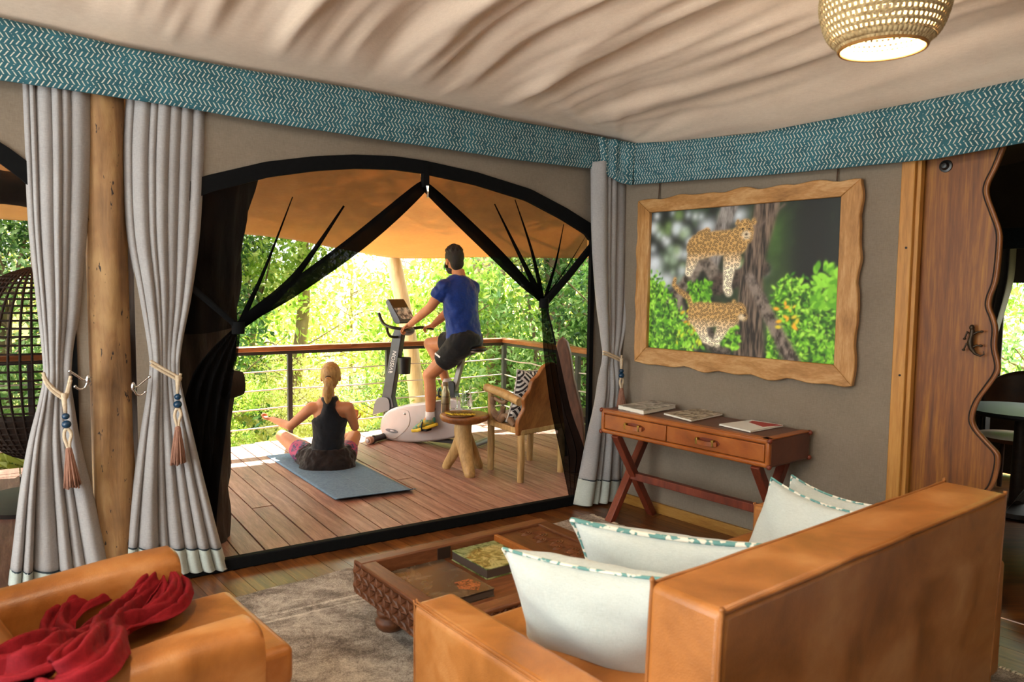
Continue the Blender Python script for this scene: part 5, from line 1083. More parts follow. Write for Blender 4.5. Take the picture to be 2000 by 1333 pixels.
em = MB(); em.prism([(math.cos(k*.314)*.075, math.sin(k*.314)*.019) for k in range(20)], lambda u, v, w: BP(765, 842, .081) - be*u + EZ*(v - u*.08) + bl_*w, 0, .003); em.build('oval_emblem', GREY, shell, bevel=.001)
em = MB(); em.prism([(-.026, -.005), (.026, -.007), (.03, .004), (-.005, .007), (-.02, .009)], lambda u, v, w: BP(766, 842, .0845) - be*u + EZ*v + bl_*w, 0, .002); em.build('emblem_mark', pm('emblem_silver', '#c8c4c4', rough=.3, metal=.4), shell)
# base frame, stabilisers, roller
fx = BP(758, 868, 0); fx[2] = .045; rx_ = RB + EZ*.045
MB().bar(fx, rx_ + EZ*.01, .05, .035).build('floor_beam', DKG, bike, bevel=.006)
MB().tube([fx - bl_*.28 + EZ*.0, fx + bl_*.28], .032, 14).build('front_foot', DKG, bike, smooth=.8); MB().tube([rx_ - bl_*.34, rx_ + bl_*.30], .035, 14, flat=.8).build('rear_foot', GREY, bike, smooth=.8)
for e_ in (rx_ - bl_*.34, rx_ + bl_*.30): MB().ell(e_, (.03, .035, .028)).build('end_cap', BBL, bike, smooth=3.1)
cw = fx + bl_*.30; MB().lathe([(.012, -.028), (.036, -.026), (.04, -.01), (.04, .01), (.036, .026), (.012, .028)], cw, 24, bl_).build('transport_wheel', pm('roller', '#c9a38c', '#b08a74', 12, rough=.4), bike, smooth=.9)
MB().lathe([(.02, .0), (.018, .012), (.006, .014)], cw + bl_*.026, 18, bl_).build('wheel_hub', SIL, bike, smooth=.9); MB().ell(fx + bl_*.24, (.03, .03, .04)).build('wheel_bracket', BBL, bike, smooth=3.1)
# front column
col_ = MB(); cs = [((742, 802), (774, 796)), ((749, 775), (769, 775)), ((757, 735), (775, 736)), ((763, 700), (781, 701)), ((770, 655), (788, 657)), ((775, 640), (792, 641))]
rings = []
for (a, b_) in cs: p, q = BP(*a), BP(*b_); rings.append([p - bl_*.035, q - bl_*.035, q + bl_*.035, p + bl_*.035])
cl_ = col_.loft(rings).build('column', DKG, bike, bevel=.008)
bpoly([(739, 808), (747, 778), (768, 776), (772, 796), (764, 801), (745, 806)], -.05, .05, 'column_boot', GREY, .008)
txc = bpy.data.curves.new('column_lettering', 'FONT'); txc.body = 'VISION'; txc.size = .062; txc.extrude = .001; txc.align_x = 'LEFT'; txc.space_character = 1.05
p0, p1 = BP(763.5, 724, .0385), BP(771.5, 685, .0385); ux = nrm(p1 - p0); uz = bl_; uy = np.cross(uz, ux)
lt_ = bpy.data.objects.new('column_lettering', txc); COL.objects.link(lt_); lt_.parent = cl_
off_ = p0 - np.array(bike.location); lt_.matrix_basis = Matrix([[ux[0], uy[0], uz[0], off_[0] - uy[0]*.02], [ux[1], uy[1], uz[1], off_[1] - uy[1]*.02], [ux[2], uy[2], uz[2], off_[2] - uy[2]*.02], [0, 0, 0, 1]]); WHT = pm('white_lettering', '#dedede', rough=.5); txc.materials.append(WHT)
bpy.context.view_layer.update(); tme = bpy.data.meshes.new_from_object(lt_.evaluated_get(bpy.context.evaluated_depsgraph_get())); tmb = lt_.matrix_basis.copy(); bpy.data.objects.remove(lt_); lt_ = bpy.data.objects.new('column_lettering', tme); COL.objects.link(lt_); lt_.parent = cl_; lt_.matrix_basis = tmb; lt_['label'] = 'white lettering VISION'
lgm = MB()
for q in ([(-.028, -.004), (-.008, -.026), (-.012, .014), (-.020, -.002)], [(-.012, -.026), (.0, -.028), (-.006, .012), (-.010, .012)], [(-.032, .004), (-.014, .016), (-.008, .020), (-.028, .020)]): lgm.prism(q, lambda u, v, w: p0 - ux*.022 + ux*(u + .02) + uy*(v + .004) + uz*(w), 0, .001)
lgm.build('logo_mark', WHT, cl_)
# console with screen
con = bpoly([(753, 591), (758, 585), (769, 604), (781, 627), (777, 633), (768, 627)], .13, -.13, 'console', DKG, .008)
q4 = [BP(759, 587, .12), BP(759, 587, .12) - bl_*.24, BP(780.5, 626, .12) - bl_*.24, BP(780.5, 626, .12)]; nn = nrm(np.cross(q4[1] - q4[0], q4[3] - q4[0])); nn = nn if nn[2] > 0 else -nn
bil = lambda u, v, h: q4[0]*(1-u)*(1-v) + q4[1]*u*(1-v) + q4[2]*u*v + q4[3]*(1-u)*v + nn*h
m, nt, b = new_mat('console_screen'); b.inputs['Roughness'].default_value = .08; nt.links.new(ramp(nt, noise(nt, coords(nt, 'Object'), 26, 5), [(.35, '#2a3640'), (.5, '#8fa5b5'), (.62, '#dfe8ee')]), b.inputs['Base Color'])
MB().hexa([bil(u, v, .006) for u, v in ((.02, .42), (.98, .42), (.98, .99), (.02, .99))], [bil(u, v, .014) for u, v in ((.02, .42), (.98, .42), (.98, .99), (.02, .99))]).build('screen', m, con, bevel=.002)
MB().hexa([bil(u, v, .005) for u, v in ((.02, .0), (.98, .0), (.98, .41), (.02, .41))], [bil(u, v, .012) for u, v in ((.02, .0), (.98, .0), (.98, .41), (.02, .41))]).build('dark_bezel', BBL, con, bevel=.002)
# handlebars
hbm = MB(); hbm.tube(plen([BP(740, 612, .20), BP(744, 624, .21), BP(751, 634, .22), BP(765, 640, .22), BP(786, 643, .17), BP(800, 645, .08), BP(803, 645, 0), BP(803, 643, -.10), BP(820, 640, -.17), BP(836, 641, -.2), BP(846, 643, -.2)], 50), .0155, 10); hbm.build('handlebar', BBL, bike, smooth=3.1)
MB().tube(plen([BP(755, 636, .20), BP(757, 648, .18), BP(762, 657, .13), BP(773, 659, .06), BP(780, 658, 0)], 20), .013, 10).build('lower_bar', BBL, bike, smooth=3.1)
MB().ell(BP(796, 646, .03), (.07, .07, .05)).build('bar_clamp', pm('clamp_grey', '#59585a', rough=.35), bike, smooth=3.1)
# bottle holder, seat post, seat, crank and pedals
bh = BP(790, 713, .0); MB().lathe([(.06, -.085), (.068, .075), (.064, .075), (.056, -.08)], bh + V(0, -.02, 0), 24, EZ).build('bottle_holder', BBL, bike, smooth=.8)
sp0, sp1 = BP(887, 765), BP(906, 688); MB().bar(sp0, sp1, .05, .05, be).build('seat_post', pm('brushed_post', '#8d8a86', '#a09c97', 8, rough=.35, metal=.6), bike, bevel=.006)
bpoly([(878, 782), (881, 748), (895, 746), (897, 770), (903, 786)], -.045, .045, 'post_sleeve', BBL, .01)
se = MB(); c0 = BP(912, 681); 
for f_, w, h in ((-.12, .11, .035), (-.05, .115, .04), (.03, .07, .035), (.11, .035, .028)): se.ell(c0 + be*f_, (w*.95, .085, h), np.array([bl_, be, EZ]).T)
remesh(se.build('saddle', BBL, bike, smooth=3.1), .008, 6)
ck = BP(858, 795, .0)
for lat, a, pd in ((.12, aL, 1), (-.12, aR, -1)):
    foot = a - EZ*.135 + be*.06; MB().bar(ck + bl_*(lat*.72), foot*[1, 1, 1] - bl_*(lat*.3)*0 + bl_*0, .022, .03, bl_).build('crank_arm', BBL, bike, bevel=.004)
    MB().box(foot, (.09, .10, .025), np.array([bl_, be, EZ]).T).build('pedal', BBL, bike, bevel=.006)
    MB().tube(plen([foot + bl_*.05 - EZ*.01, foot + bl_*.058 + EZ*.05, foot + EZ*.085 + be*.01, foot - bl_*.058 + EZ*.05, foot - bl_*.05 - EZ*.01], 20), .009, 6, flat=.4).build('pedal_strap', BBL, bike, smooth=3.1)
# ================================================================== SIDE TABLE AND WHAT STANDS ON IT
RUS = wood('rustic_wood', '#7a5a32', '#a9834f', '#c9a56e', (8, 8, 1.2), 1.5, .55, .1, .3); SLAB = wood('slab_wood', '#5d3216', '#8a5225', '#a86d38', (3, 10, 3), 1.3, .4, .05, .2)
tc_ = V(-.39, 6.27, DZ); stt_ = thing('side_table', 'round slab side table on a three-legged branch base', 'side table', tc_)
r_t = .208; zt_s = .485
MB().lathe([(.0, zt_s - .07), (.15, zt_s - .068), (.195, zt_s - .05), (r_t, zt_s - .02), (r_t - .006, zt_s - .004), (r_t - .015, zt_s), (0, zt_s)], tc_, 36, cap=False).build('table_top', SLAB, stt_, smooth=.9)
lg = MB(); limb(lg, [tc_ + V(.0, -.02, zt_s - .04), tc_ + V(-.01, -.03, .33), tc_ + V(.03, -.12, .13), tc_ + V(.06, -.2, 0.02)], [.072, .075, .058, .046]); limb(lg, [tc_ + V(-.02, 0, .30), tc_ + V(-.08, .03, .16), tc_ + V(-.155, .08, .02)], [.055, .048, .038]); limb(lg, [tc_ + V(.02, 0, .30), tc_ + V(.07, .05, .16), tc_ + V(.12, .11, .02)], [.05, .045, .038])
remesh(lg.build('branch_leg_base', RUS, stt_, smooth=3.1), .01, 5)
ST = lambda x, y: Zp(x, y, zt_s + DZ)
# steel bottle, tumbler, pitcher, board with pineapple
bp_ = ST(870, 805); bt = thing('steel_bottle', 'brushed steel drinking bottle on the slab side table', 'bottle', bp_); STL = pm('brushed_steel', '#8a7c64', '#a8997d', 60, (1, 1, .05), rough=.3, metal=.9)
MB().lathe([(0, 0), (.034, 0), (.037, .006), (.037, .16), (.034, .18), (.024, .2), (.022, .222)], bp_, 24).build('bottle_body', STL, bt, smooth=.9); MB().lathe([(.023, .222), (.0235, .25), (.02, .254), (0, .254)], bp_, 20).build('bottle_cap', pm('cap_brown', '#6a5434', rough=.5), bt, smooth=.8)
for zz in (.07, .075, .13, .135): MB().tube([bp_ + V(.0374*math.cos(a), .0374*math.sin(a), zz) for a in np.linspace(0, 6.2832, 25)], .0012, 4, cap=False).build('engraved_band', pm('band_dark', '#4a4234', rough=.4, metal=.8), bt)
GL_ = glassm('clear_glass'); gp = ST(886, 799)
g_ = MB().lathe([(0, .004), (.03, .004), (.034, .11), (.037, .11), (.033, 0), (0, 0)], gp, 24, cap=False); tag(g_.build('drinking_glass', GL_, smooth=.8), 'plain clear drinking glass between the bottle and the jug', 'glass')
jp = ST(911, 797); jg = thing('water_jug', 'clear glass jug of water with mint and a loop handle', 'jug', jp)
MB().lathe([(0, .0), (.05, 0), (.056, .01), (.056, .05), (.05, .10), (.036, .14), (.034, .16), (.045, .195), (.043, .195), (.031, .16), (.033, .138), (.047, .098), (.053, .05), (.053, .012), (.0, .006)], jp, 28, cap=False).build('jug_body', GL_, jg, smooth=1.2)
MB().tube(plen([jp + V(.04, 0, .17), jp + V(.09, -.01, .17), jp + V(.105, -.01, .12), jp + V(.085, -.005, .075), jp + V(.052, 0, .06)], 18), .006, 8).build('jug_handle', GL_, jg, smooth=3.1)
wt = MB().lathe([(0, .008), (.052, .012), (.052, .05), (.046, .098), (.04, .12), (0, .12)], jp, 24, cap=False); wt.build('water', glassm('water', (.93, 1, .95)), jg, smooth=1.2)
mn = MB(); rs = random.Random(2); LF = leafm('mint_leaf', '#3f6d22', '#5d9430', '#86b84c')
for i in range(40):
    th, h, r = rs.uniform(0, 6.28), rs.uniform(.04, .17), rs.uniform(.0, .028); c = jp + V(r*math.cos(th), r*math.sin(th), h); a = V(rs.gauss(0, 1), rs.gauss(0, 1), rs.gauss(0, 1)); a = nrm(a); b_ = nrm(np.cross(a, V(rs.gauss(0, 1), rs.gauss(0, 1), .3))); mn.add([c - a*.012, c + b_*.007, c + a*.012, c - b_*.007], [(0, 1, 2, 3)])
o = mn.build('mint_leaves', LF, jg, fix=False); o['kind'] = 'stuff'
bd0 = ST(899, 812); brd = MB(); brd.lathe([(0, 0), (.11, 0), (.118, .006), (.118, .012), (0, .012)], (0, 0, 0), 28, cap=False)
ob = brd.build('serving_board', pm('dark_board', '#54341c', '#6d4626', 10, (2, 10, 2), rough=.5), smooth=.7); ob.location = tuple(bd0); tag(ob, 'thin dark round serving board under the pineapple pieces', 'board')
PIN = pm('pineapple_flesh', '#d2a51c', '#ecc840', 30, rough=.5, bmp=.2); RIND = pm('pineapple_rind', '#5a4416', '#7d6222', 40, rough=.7)
for i in range(8):
    q = thing('pineapple_wedge', 'yellow pineapple wedge with brown rind fanned out on the serving board', 'fruit', bd0 + V(-.085 + i*.024, -.03 + .008*(i % 2), .013), -.9 + i*.03, 'pineapple wedges on the board')
    MB().prism([(-.055, .0), (.055, .0), (.05, .016), (-.05, .016)], lambda u, v, w: V(u, w - v*.4, v), -.011, .011).build('flesh', PIN, q, bevel=.003, world=False)
    MB().prism([(-.052, .0155), (.052, .0155), (.045, .022), (-.045, .022)], lambda u, v, w: V(u, w - v*.4, v), -.011, .011).build('rind', RIND, q, world=False)
# ================================================================== RUSTIC ARMCHAIR
def rustic(legs, label, seed, pillow_label):
    L1, L2, L3, L4 = legs; c = sum(legs)/4; t = thing('rustic_armchair', label, 'chair', c); fw_ = nrm(L1 - L2); rt_ = nrm(L3 - L2); bw = np.linalg.norm(L3 - L2); dp = np.linalg.norm(L1 - L2)
    Q = lambda s, f, z: L2 + rt_*(s*bw) + fw_*(f*dp) + EZ*z
    zs = .40
    for s, f, h in ((0, 0, zs), (1, 0, zs), (0, 1, .66), (1, 1, .66)): MB().tube([Q(s, f, 0), Q(s + .01, f, .2), Q(s, f, h)], [.030, .034, .031], 9, flat=.9).build('leg', RUS, t, smooth=.9)
    MB().hexa([Q(-.04, -.06, zs - .02), Q(1.04, -.06, zs - .02), Q(1.04, 1.08, zs - .02), Q(-.04, 1.08, zs - .02)], [Q(-.04, -.06, zs + .03), Q(1.04, -.06, zs + .03), Q(1.04, 1.08, zs + .03), Q(-.04, 1.08, zs + .03)]).build('seat_frame', RUS, t, bevel=.01)
    for s in (0, 1):
        MB().tube(plen([Q(s, 1.16, .69), Q(s, .6, .675), Q(s, .05, .64)], 12), [.036]*4 + [.038]*4 + [.034]*4, 10).build('armrest', RUS, t, smooth=.9)
        br = MB(); br.tube(plen([Q(s, .92, .63), Q(s, .93, .52), Q(s, .70, .445), Q(s, .5, .50), Q(s, .2, .44)], 24), [.024 + .006*math.sin(i) for i in range(24)], 9); br.tube(plen([Q(s, .72, .45), Q(s + .02, .62, .52), Q(s, .6, .56)], 8), .022, 8); br.tube(plen([Q(s, .85, .62), Q(s, .6, .60), Q(s, .45, .63)], 8), .018, 8)
        br.build('driftwood_brace', wood('driftwood_%d' % s, '#4a3526', '#7a5c42', '#9a7c5c', (6, 6, 6), 2, .6, .05, .3), t, smooth=1.0)
    # slab back with a live edge and a pointed top
    ol = [(-.10, .38), (-.13, .50), (-.02, .60), (-.06, .68), (.05, .74), (.10, .82), (.22, .86), (.34, .93), (.52, .95), (.68, .93), (.80, .85), (.92, .80), (.98, .70), (1.06, .62), (1.0, .54), (1.12, .46), (1.08, .38)]
    pl = [tuple(p[:2]) for p in plen([(a, b_, 0) for a, b_ in ol], 80)]
    MB().prism(pl, lambda u, v, w: Q(u, 0, v) + fw_*(w - (v - .38)*.18), -.02, .028).build('slab_back', SLAB, t, bevel=.01)
    MB().hexa([Q(.05, .05, zs + .03), Q(.95, .05, zs + .03), Q(.95, 1.05, zs + .03), Q(.05, 1.05, zs + .03)], [Q(.05, .05, zs + .09), Q(.95, .05, zs + .09), Q(.95, 1.05, zs + .09), Q(.05, 1.05, zs + .09)]).build('seat_pad', pm('grey_pad', '#8d8a86', '#a19e99', 60, rough=.9), t, bevel=.02, seg=3)
    return t, Q, rt_, fw_
KEL = None
m, nt, b = new_mat('lattice_print'); t_ = nt.nodes.new('ShaderNodeTexCoord'); sp_ = nt.nodes.new('ShaderNodeSeparateXYZ'); mp = nt.nodes.new('ShaderNodeMapping'); mp.inputs['Rotation'].default_value = (0, 0, 0); nt.links.new(t_.outputs['Object'], mp.inputs[0]); nt.links.new(mp.outputs[0], sp_.inputs[0])
hx_ = mth(nt, 'ADD', mth(nt, 'MULTIPLY', sp_.outputs[1], .88), mth(nt, 'MULTIPLY', sp_.outputs[0], .47)); u_ = mth(nt, 'MULTIPLY', mth(nt, 'ADD', hx_, sp_.outputs[2]), 21.); v_ = mth(nt, 'MULTIPLY', mth(nt, 'SUBTRACT', hx_, sp_.outputs[2]), 21.)
cell = mth(nt, 'MODULO', mth(nt, 'ADD', mth(nt, 'FLOOR', mth(nt, 'MULTIPLY', u_, .34)), mth(nt, 'FLOOR', mth(nt, 'MULTIPLY', v_, .34))), 2.); cell = mth(nt, 'GREATER_THAN', mth(nt, 'ABSOLUTE', cell), .5)
su_ = mth(nt, 'GREATER_THAN', mth(nt, 'FRACT', u_), .5); sv_ = mth(nt, 'GREATER_THAN', mth(nt, 'FRACT', v_), .5); pat = mth(nt, 'ADD', mth(nt, 'MULTIPLY', cell, su_), mth(nt, 'MULTIPLY', mth(nt, 'SUBTRACT', 1., cell), sv_))
nt.links.new(mixc(nt, pat, lin('#cfc9c0'), lin('#2a2322')), b.inputs['Base Color']); b.inputs['Roughness'].default_value = .9; LAT = m
ra, Q1, r1, f1 = rustic([V(-.17, 6.33, DZ), V(.08, 5.92, DZ), V(.42, 6.27, DZ), V(.17, 6.68, DZ)], 'rustic wooden armchair with live-edge slab back and driftwood sides', 1, '')
cushion('black and white lattice cushion standing in the rustic armchair', Q1(.42, .26, .68), r1, EZ*1.0 - f1*.28, .44, .44, .14, 9, LAT, pm('lattice_piping', '#b9b3aa', rough=.9), None)
# tall brown slab leaning behind the net
s0 = Dp(1096, 664, 6.05); 
sl = MB(); pixs = [(1085, 690), (1088, 668), (1097, 658), (1107, 668), (1113, 690), (1120, 740), (1134, 800), (1142, 850), (1140, 925), (1112, 925), (1100, 820), (1090, 750)]
P_ = [Dp(x, y, 6.02 - (y - 660)*.0006) for x, y in pixs]; n_ = len(P_); sl.add(P_ + [p + V(.02, .06, 0) for p in P_], [tuple(range(n_))[::-1], tuple(range(n_, 2*n_))] + [(k, (k+1) % n_, n_ + (k+1) % n_, n_ + k) for k in range(n_)])
lowz = min(p[2] for p in P_); 
tag(sl.build('wooden_slab', pm('slab_brown', '#4a2d1d', '#6b4530', 9, (4, 4, 1), rough=.55), bevel=.012), 'narrow brown wooden slab leaning upright behind the gathered net', 'wood slab')
# dark bench with a patterned cushion beyond
bc = V(1.02, 6.50, DZ); bn = thing('deck_bench', 'dark wooden bench with a high back by the side railing', 'bench', bc, math.atan2(rdB[1], rdB[0])); DBW = wood('dark_bench_wood', '#1d130d', '#33231a', '#463226', (2, 14, 14), 1.4, .5, .05)
for z0b, z1b in ((.36, .42), (.52, .66), (.68, .78)): MB().box((0, .0 if z0b < .5 else .27, (z0b + z1b)/2), (1.3, .55 if z0b < .5 else .035, z1b - z0b)).build('board', DBW, bn, bevel=.006, world=False)
for x in (-.6, .6):
    for y in (-.24, .27): MB().box((x, y, .39 if y > 0 else .18), (.06, .06, .78 if y > 0 else .36)).build('leg', DBW, bn, bevel=.004, world=False)
cushion('grey patterned cushion resting on the dark bench', bc + V(-.02, -.05, .62), rdB, EZ + V(.1, .05, 0), .4, .38, .13, 11, pm('grey_weave', '#6d7478', '#c3c8c9', 60, rough=.9, lo=.45, hi=.55), pm('grey_piping', '#8f9496', rough=.9), None)
# ================================================================== WOVEN EGG CHAIR, ROLLED BLIND
eg = Dp(72, 742, 5.25)*[1, 1, 0] + EZ*.0; egt = thing('egg_chair', 'dark woven egg-shaped hanging chair on the deck', 'chair', eg + EZ*.0); WIC = pm('dark_wicker', '#2c1d12', '#4a3422', 40, rough=.7, bmp=.3)
ec = eg + EZ*.98; R1, R2_ = .46, .66; wk_ = MB()
def EG(th, ph): return ec + V(R1*math.sin(ph)*math.cos(th), R1*math.sin(ph)*math.sin(th), R2_*math.cos(ph))
opn = math.atan2(.83, -.55)
for k in range(34):
    th = opn + .75 + (2*math.pi - 1.5)*k/33; wk_.tube([EG(th, p) for p in np.linspace(.05, 3.09, 30)], .0085, 5)
for k in range(1, 34):
    p = .1 + 2.95*k/34; wk_.tube([EG(opn + .75 + (2*math.pi-1.5)*t, p) for t in np.linspace(0, 1, 36)], .0075, 5)
o = wk_.build('woven_shell', WIC, egt, smooth=3.1); o['kind'] = 'stuff'
for sg in (-1, 1): MB().tube([EG(opn + sg*.75, p) for p in np.linspace(.0, 3.14, 30)], .02, 8).build('rim', WIC, egt, smooth=3.1)
low = MB(); low.grid(lambda u, v: EG(opn + .8 + (2*math.pi-1.6)*u, 2.05 + 1.05*v)*1.0 - V(0, 0, .0), 40, 10); low.build('seat_basket', WIC, egt, smooth=3.1, fix=False).modifiers.new('s', 'SOLIDIFY').thickness = -.02
MB().tube([ec + EZ*R2_, ec + EZ*1.35], .012, 8).build('hanging_rope', ROPE, egt); MB().lathe([(.42, 0), (.42, .03), (.05, .05), (.04, .34), (0, .34)], eg + EZ*DZ, 24, cap=False).build('base', DBW, egt, smooth=.7)
rbp = [PA(a, 2.02 + .012*math.sin(a*5), -.22) for a in np.linspace(3.45, 5.8, 40)]
rbl = thing('rolled_blind', 'rolled canvas blind hanging across the opening before the egg chair', 'blind', PA(4.6, 1.9, -.22))
MB().tube(rbp, [.085 + .006*math.sin(i*1.3) for i in range(40)], 18).build('canvas_roll', pm('dark_canvas_roll', '#3d2c1c', '#54402b', 12, rough=.9, bmp=.3), rbl, smooth=.9)
# ================================================================== BEYOND THE DECK
GND = pm('forest_ground', '#8a7a3e', '#a9a860', 3, rough=.95, bmp=.4, bscale=20, detail=8)
def gfn(u, v):
    x = -26 + 52*u; y = 3.0 + 30*v; d = max(0, y - 9); z = -.75 + .06*math.sin(x*1.3 + y) + .0*d + .10*max(0, d - 2) - .25*math.exp(-((y - 10.5)/1.2)**2)
    return V(x, y, z)
struct(MB().grid(gfn, 60, 40).build('ground', GND, smooth=3.1))
def gz(x, y): d = max(0, y - 9); return -.75 + .06*math.sin(x*1.3 + y) + .10*max(0, d - 2) - .25*math.exp(-((y - 10.5)/1.2)**2)
BARK = pm('bark', '#5d4a36', '#8f785a', 9, (1, 1, .3), rough=.9, bmp=.8, bscale=24); BARKD = pm('dark_bark', '#1f150e', '#38281c', 9, (1, 1, .3), rough=.95, bmp=.9, bscale=24)
LF1 = leafm('leaf_bright', '#6f9628', '#aac64c', '#d6e080', .5); LF2 = leafm('leaf_cool', '#4f7d3a', '#8cb060', '#bcd698', .45); LF3 = leafm('leaf_yellow', '#a8aa40', '#d4d274', '#ece8a8', .55); LFD = leafm('leaf_deep', '#23431a', '#40692a', '#6d9040', .4)
def leafcloud(n, blobs, size, seed, droop=.3):
    """n folded leaves in clusters on the shells of some ellipsoids"""
    r = np.random.default_rng(seed); b = np.array(blobs); w = b[:, 3]*b[:, 4]*b[:, 5]; w = w**.66; k = r.choice(len(b), n//6, p=w/w.sum())
    d = r.normal(size=(n//6, 3)); d /= np.linalg.norm(d, axis=1)[:, None]; rad = r.uniform(.45, 1.05, (n//6, 1))**.6
    cl = b[k, :3] + d*rad*b[k, 3:6]; cl = np.repeat(cl, 6, 0); n = len(cl)
    c = cl + r.normal(size=(n, 3))*size*1.5
    a = r.normal(size=(n, 3)) + [0, 0, -droop]; a /= np.linalg.norm(a, axis=1)[:, None]; q = r.normal(size=(n, 3)); q = np.cross(a, q); q /= np.linalg.norm(q, axis=1)[:, None]; nn_ = np.cross(a, q)
    s = (size*r.uniform(.6, 1.3, n))[:, None]
    v0 = c - a*s; v2 = c + a*s; v1 = c + q*s*.42 + nn_*s*.12; v3 = c - q*s*.42 + nn_*s*.12
    vs = np.stack([v0, v1, v2, v3], 1).reshape(-1, 3); idx = np.arange(n)*4
    fs = np.concatenate([np.stack([idx, idx+1, idx+2], 1), np.stack([idx, idx+2, idx+3], 1)])
    return vs, fs
def leafmesh(name, n, blobs, size, seed, mt):
    vs, fs = leafcloud(n, blobs, size, seed); me = bpy.data.meshes.new(name); me.from_pydata(vs.tolist(), [], fs.tolist()); me.materials.append(mt); return me
def branches(seed, H, spread, n, r0):
    rs = random.Random(seed); m = MB()
    m.tube(plen([V(0, 0, -.3), V(rs.uniform(-.1, .1), 0, H*.3), V(rs.uniform(-.2, .2), rs.uniform(-.2, .2), H*.6), V(rs.uniform(-.3, .3), rs.uniform(-.3, .3), H*.9)], 14), list(np.linspace(r0, r0*.35, 14)), 8)
    for i in range(n):
        h = rs.uniform(.1, .8)*H; th = rs.uniform(0, 6.28); L = spread*rs.uniform(.5, 1.1); e = V(math.cos(th), math.sin(th), rs.uniform(.1, .8))
        m.tube(plen([V(0, 0, h), e*L*.5 + V(0, 0, h + rs.uniform(-.1, .1)), e*L + V(rs.uniform(-.2, .2), rs.uniform(-.2, .2), h + rs.uniform(-.2, .3))], 8), list(np.linspace(r0*.35, .006, 8)), 5)
    return m
SHR = []
def blobset(seed, H, w, n):
    rs = random.Random(seed); return [(rs.uniform(-w, w)*.75, rs.uniform(-w, w)*.6, H*rs.uniform(.12, .95), w*rs.uniform(.3, .55), w*rs.uniform(.3, .5), H*rs.uniform(.10, .2)) for _ in range(n)]
kinds = [('dense_shrub', LF1, 2.9, 1.35, 7000, .052), ('dense_shrub', LF2, 3.2, 1.3, 7000, .050), ('airy_shrub', LF3, 2.6, 1.5, 4200, .048), ('dense_shrub', LFD, 3.4, 1.4, 6500, .055)]
for i, (nm, mt, H, w, n, s) in enumerate(kinds): SHR.append((leafmesh('shrub_leaves', n, blobset(i + 40, H, w, 16), s, i, mt), branches(i + 9, H, w, 16, .045).mesh('shrub_stems', smooth=3.1)))
for x in SHR: x[1].materials.append(BARK)
DESC = ['bright green leafy shrub', 'cool green glossy shrub', 'pale yellow-green airy shrub', 'deep green thick shrub']
def shrub(kind, x, y, sc_, rz, where):
    t = thing('shrub', DESC[kind] + ' ' + where, 'shrub', (x, y, gz(x, y)), rz, 'shrubs beyond the deck railing'); t.scale = (sc_,)*3
    for nm, me in (('foliage', SHR[kind][0]), ('stems', SHR[kind][1])):
        o = bpy.data.objects.new(nm, me); COL.objects.link(o); o.parent = t
    return t
# clearing in the middle-left stays open to the bright sky, thicket to the right
lay = [(0, -1.0, 10.6, .95, .3, 'behind the exercise bike'), (1, .35, 10.9, 1.0, 1.2, 'behind the railing corner'), (3, 1.6, 10.2, 1.0, 2.2, 'beyond the rustic armchair'), (1, 1.3, 12.2, 1.25, 3.0, 'rising over the railing corner'), (0, -.4, 12.6, 1.25, .9, 'behind the blue-shirted rider'), (2, -1.9, 11.6, .8, 2.0, 'behind the leaning log pole'),
       (2, -3.3, 11.4, .5, .6, 'beyond the yoga mat'), (3, -4.9, 11.2, 1.0, 1.7, 'near the dark trunk'), (0, -4.4, 12.8, 1.35, 2.7, 'towering beside the dark trunk'), (2, -3.1, 14.5, 1.0, 3.6, 'in the sunny clearing'), (1, -6.4, 9.6, 1.1, 4.4, 'behind the egg chair'), (0, -7.6, 8.6, 1.1, 5.2, 'outside the egg chair opening'),
       (3, 2.6, 9.0, 1.05, .2, 'by the side railing bench'), (0, 2.9, 11.0, 1.2, 5.0, 'beyond the bench'), (2, .6, 14.5, 1.4, 1.0, 'far behind the railing corner'), (0, -1.2, 16.5, 1.5, 2.0, 'far behind the exercise bike'), (3, 3.0, 14.0, 1.5, 3.3, 'far behind the bench'), (1, -5.6, 16.0, 1.7, .7, 'far behind the dark trunk'), (2, -9.5, 11.5, 1.5, 1.4, 'far beyond the egg chair'), (3, -8.8, 9.0, 1.2, 2.4, 'beside the egg chair rope'),
       (2, -2.6, 10.2, .42, 5.5, 'low by the deck edge'), (1, -1.7, 10.0, .45, 3.9, 'low between the bike and the mat'), (0, -3.6, 9.6, .4, 1.1, 'low at the foot of the railing post'),
       (1, 5.6, 8.0, 1.0, .4, 'outside the next room window'), (0, 6.8, 8.8, 1.2, 1.4, 'tall outside the next room window'), (2, 6.4, 7.2, .9, 2.4, 'pale outside the next room window')]
for a in lay: shrub(*a)
# trees
def tree(x, y, H, r0, lean, blobs, mt, n, size, label, seed, bark=BARK):
    t = thing('tree', label, 'tree', (x, y, gz(x, y)), 0, 'trees beyond the deck'); rs = random.Random(seed); tr_ = MB()
    top = V(lean[0], lean[1], H); tr_.tube(plen([V(0, 0, -.3), top*.3 + V(.08, 0, 0), top*.65 - V(.1, 0, 0), top], 22), list(np.linspace(r0, r0*.5, 22)), 12)
    for b_ in blobs:
        for _ in range(3): s = rs.uniform(.45, .95); tr_.tube(plen([top*s, top*s*.5 + V(*b_[:3])*.5 + V(0, 0, rs.uniform(-.3, .2)), V(*b_[:3]) + V(rs.gauss(0, .4), rs.gauss(0, .4), rs.gauss(0, .3))], 8), list(np.linspace(r0*.28, .012, 8)), 6)
    tr_.build('trunk', bark, t, smooth=3.1, world=False); o = bpy.data.objects.new('crown', leafmesh('crown', n, blobs, size, seed, mt)); COL.objects.link(o); o.parent = t
    return t
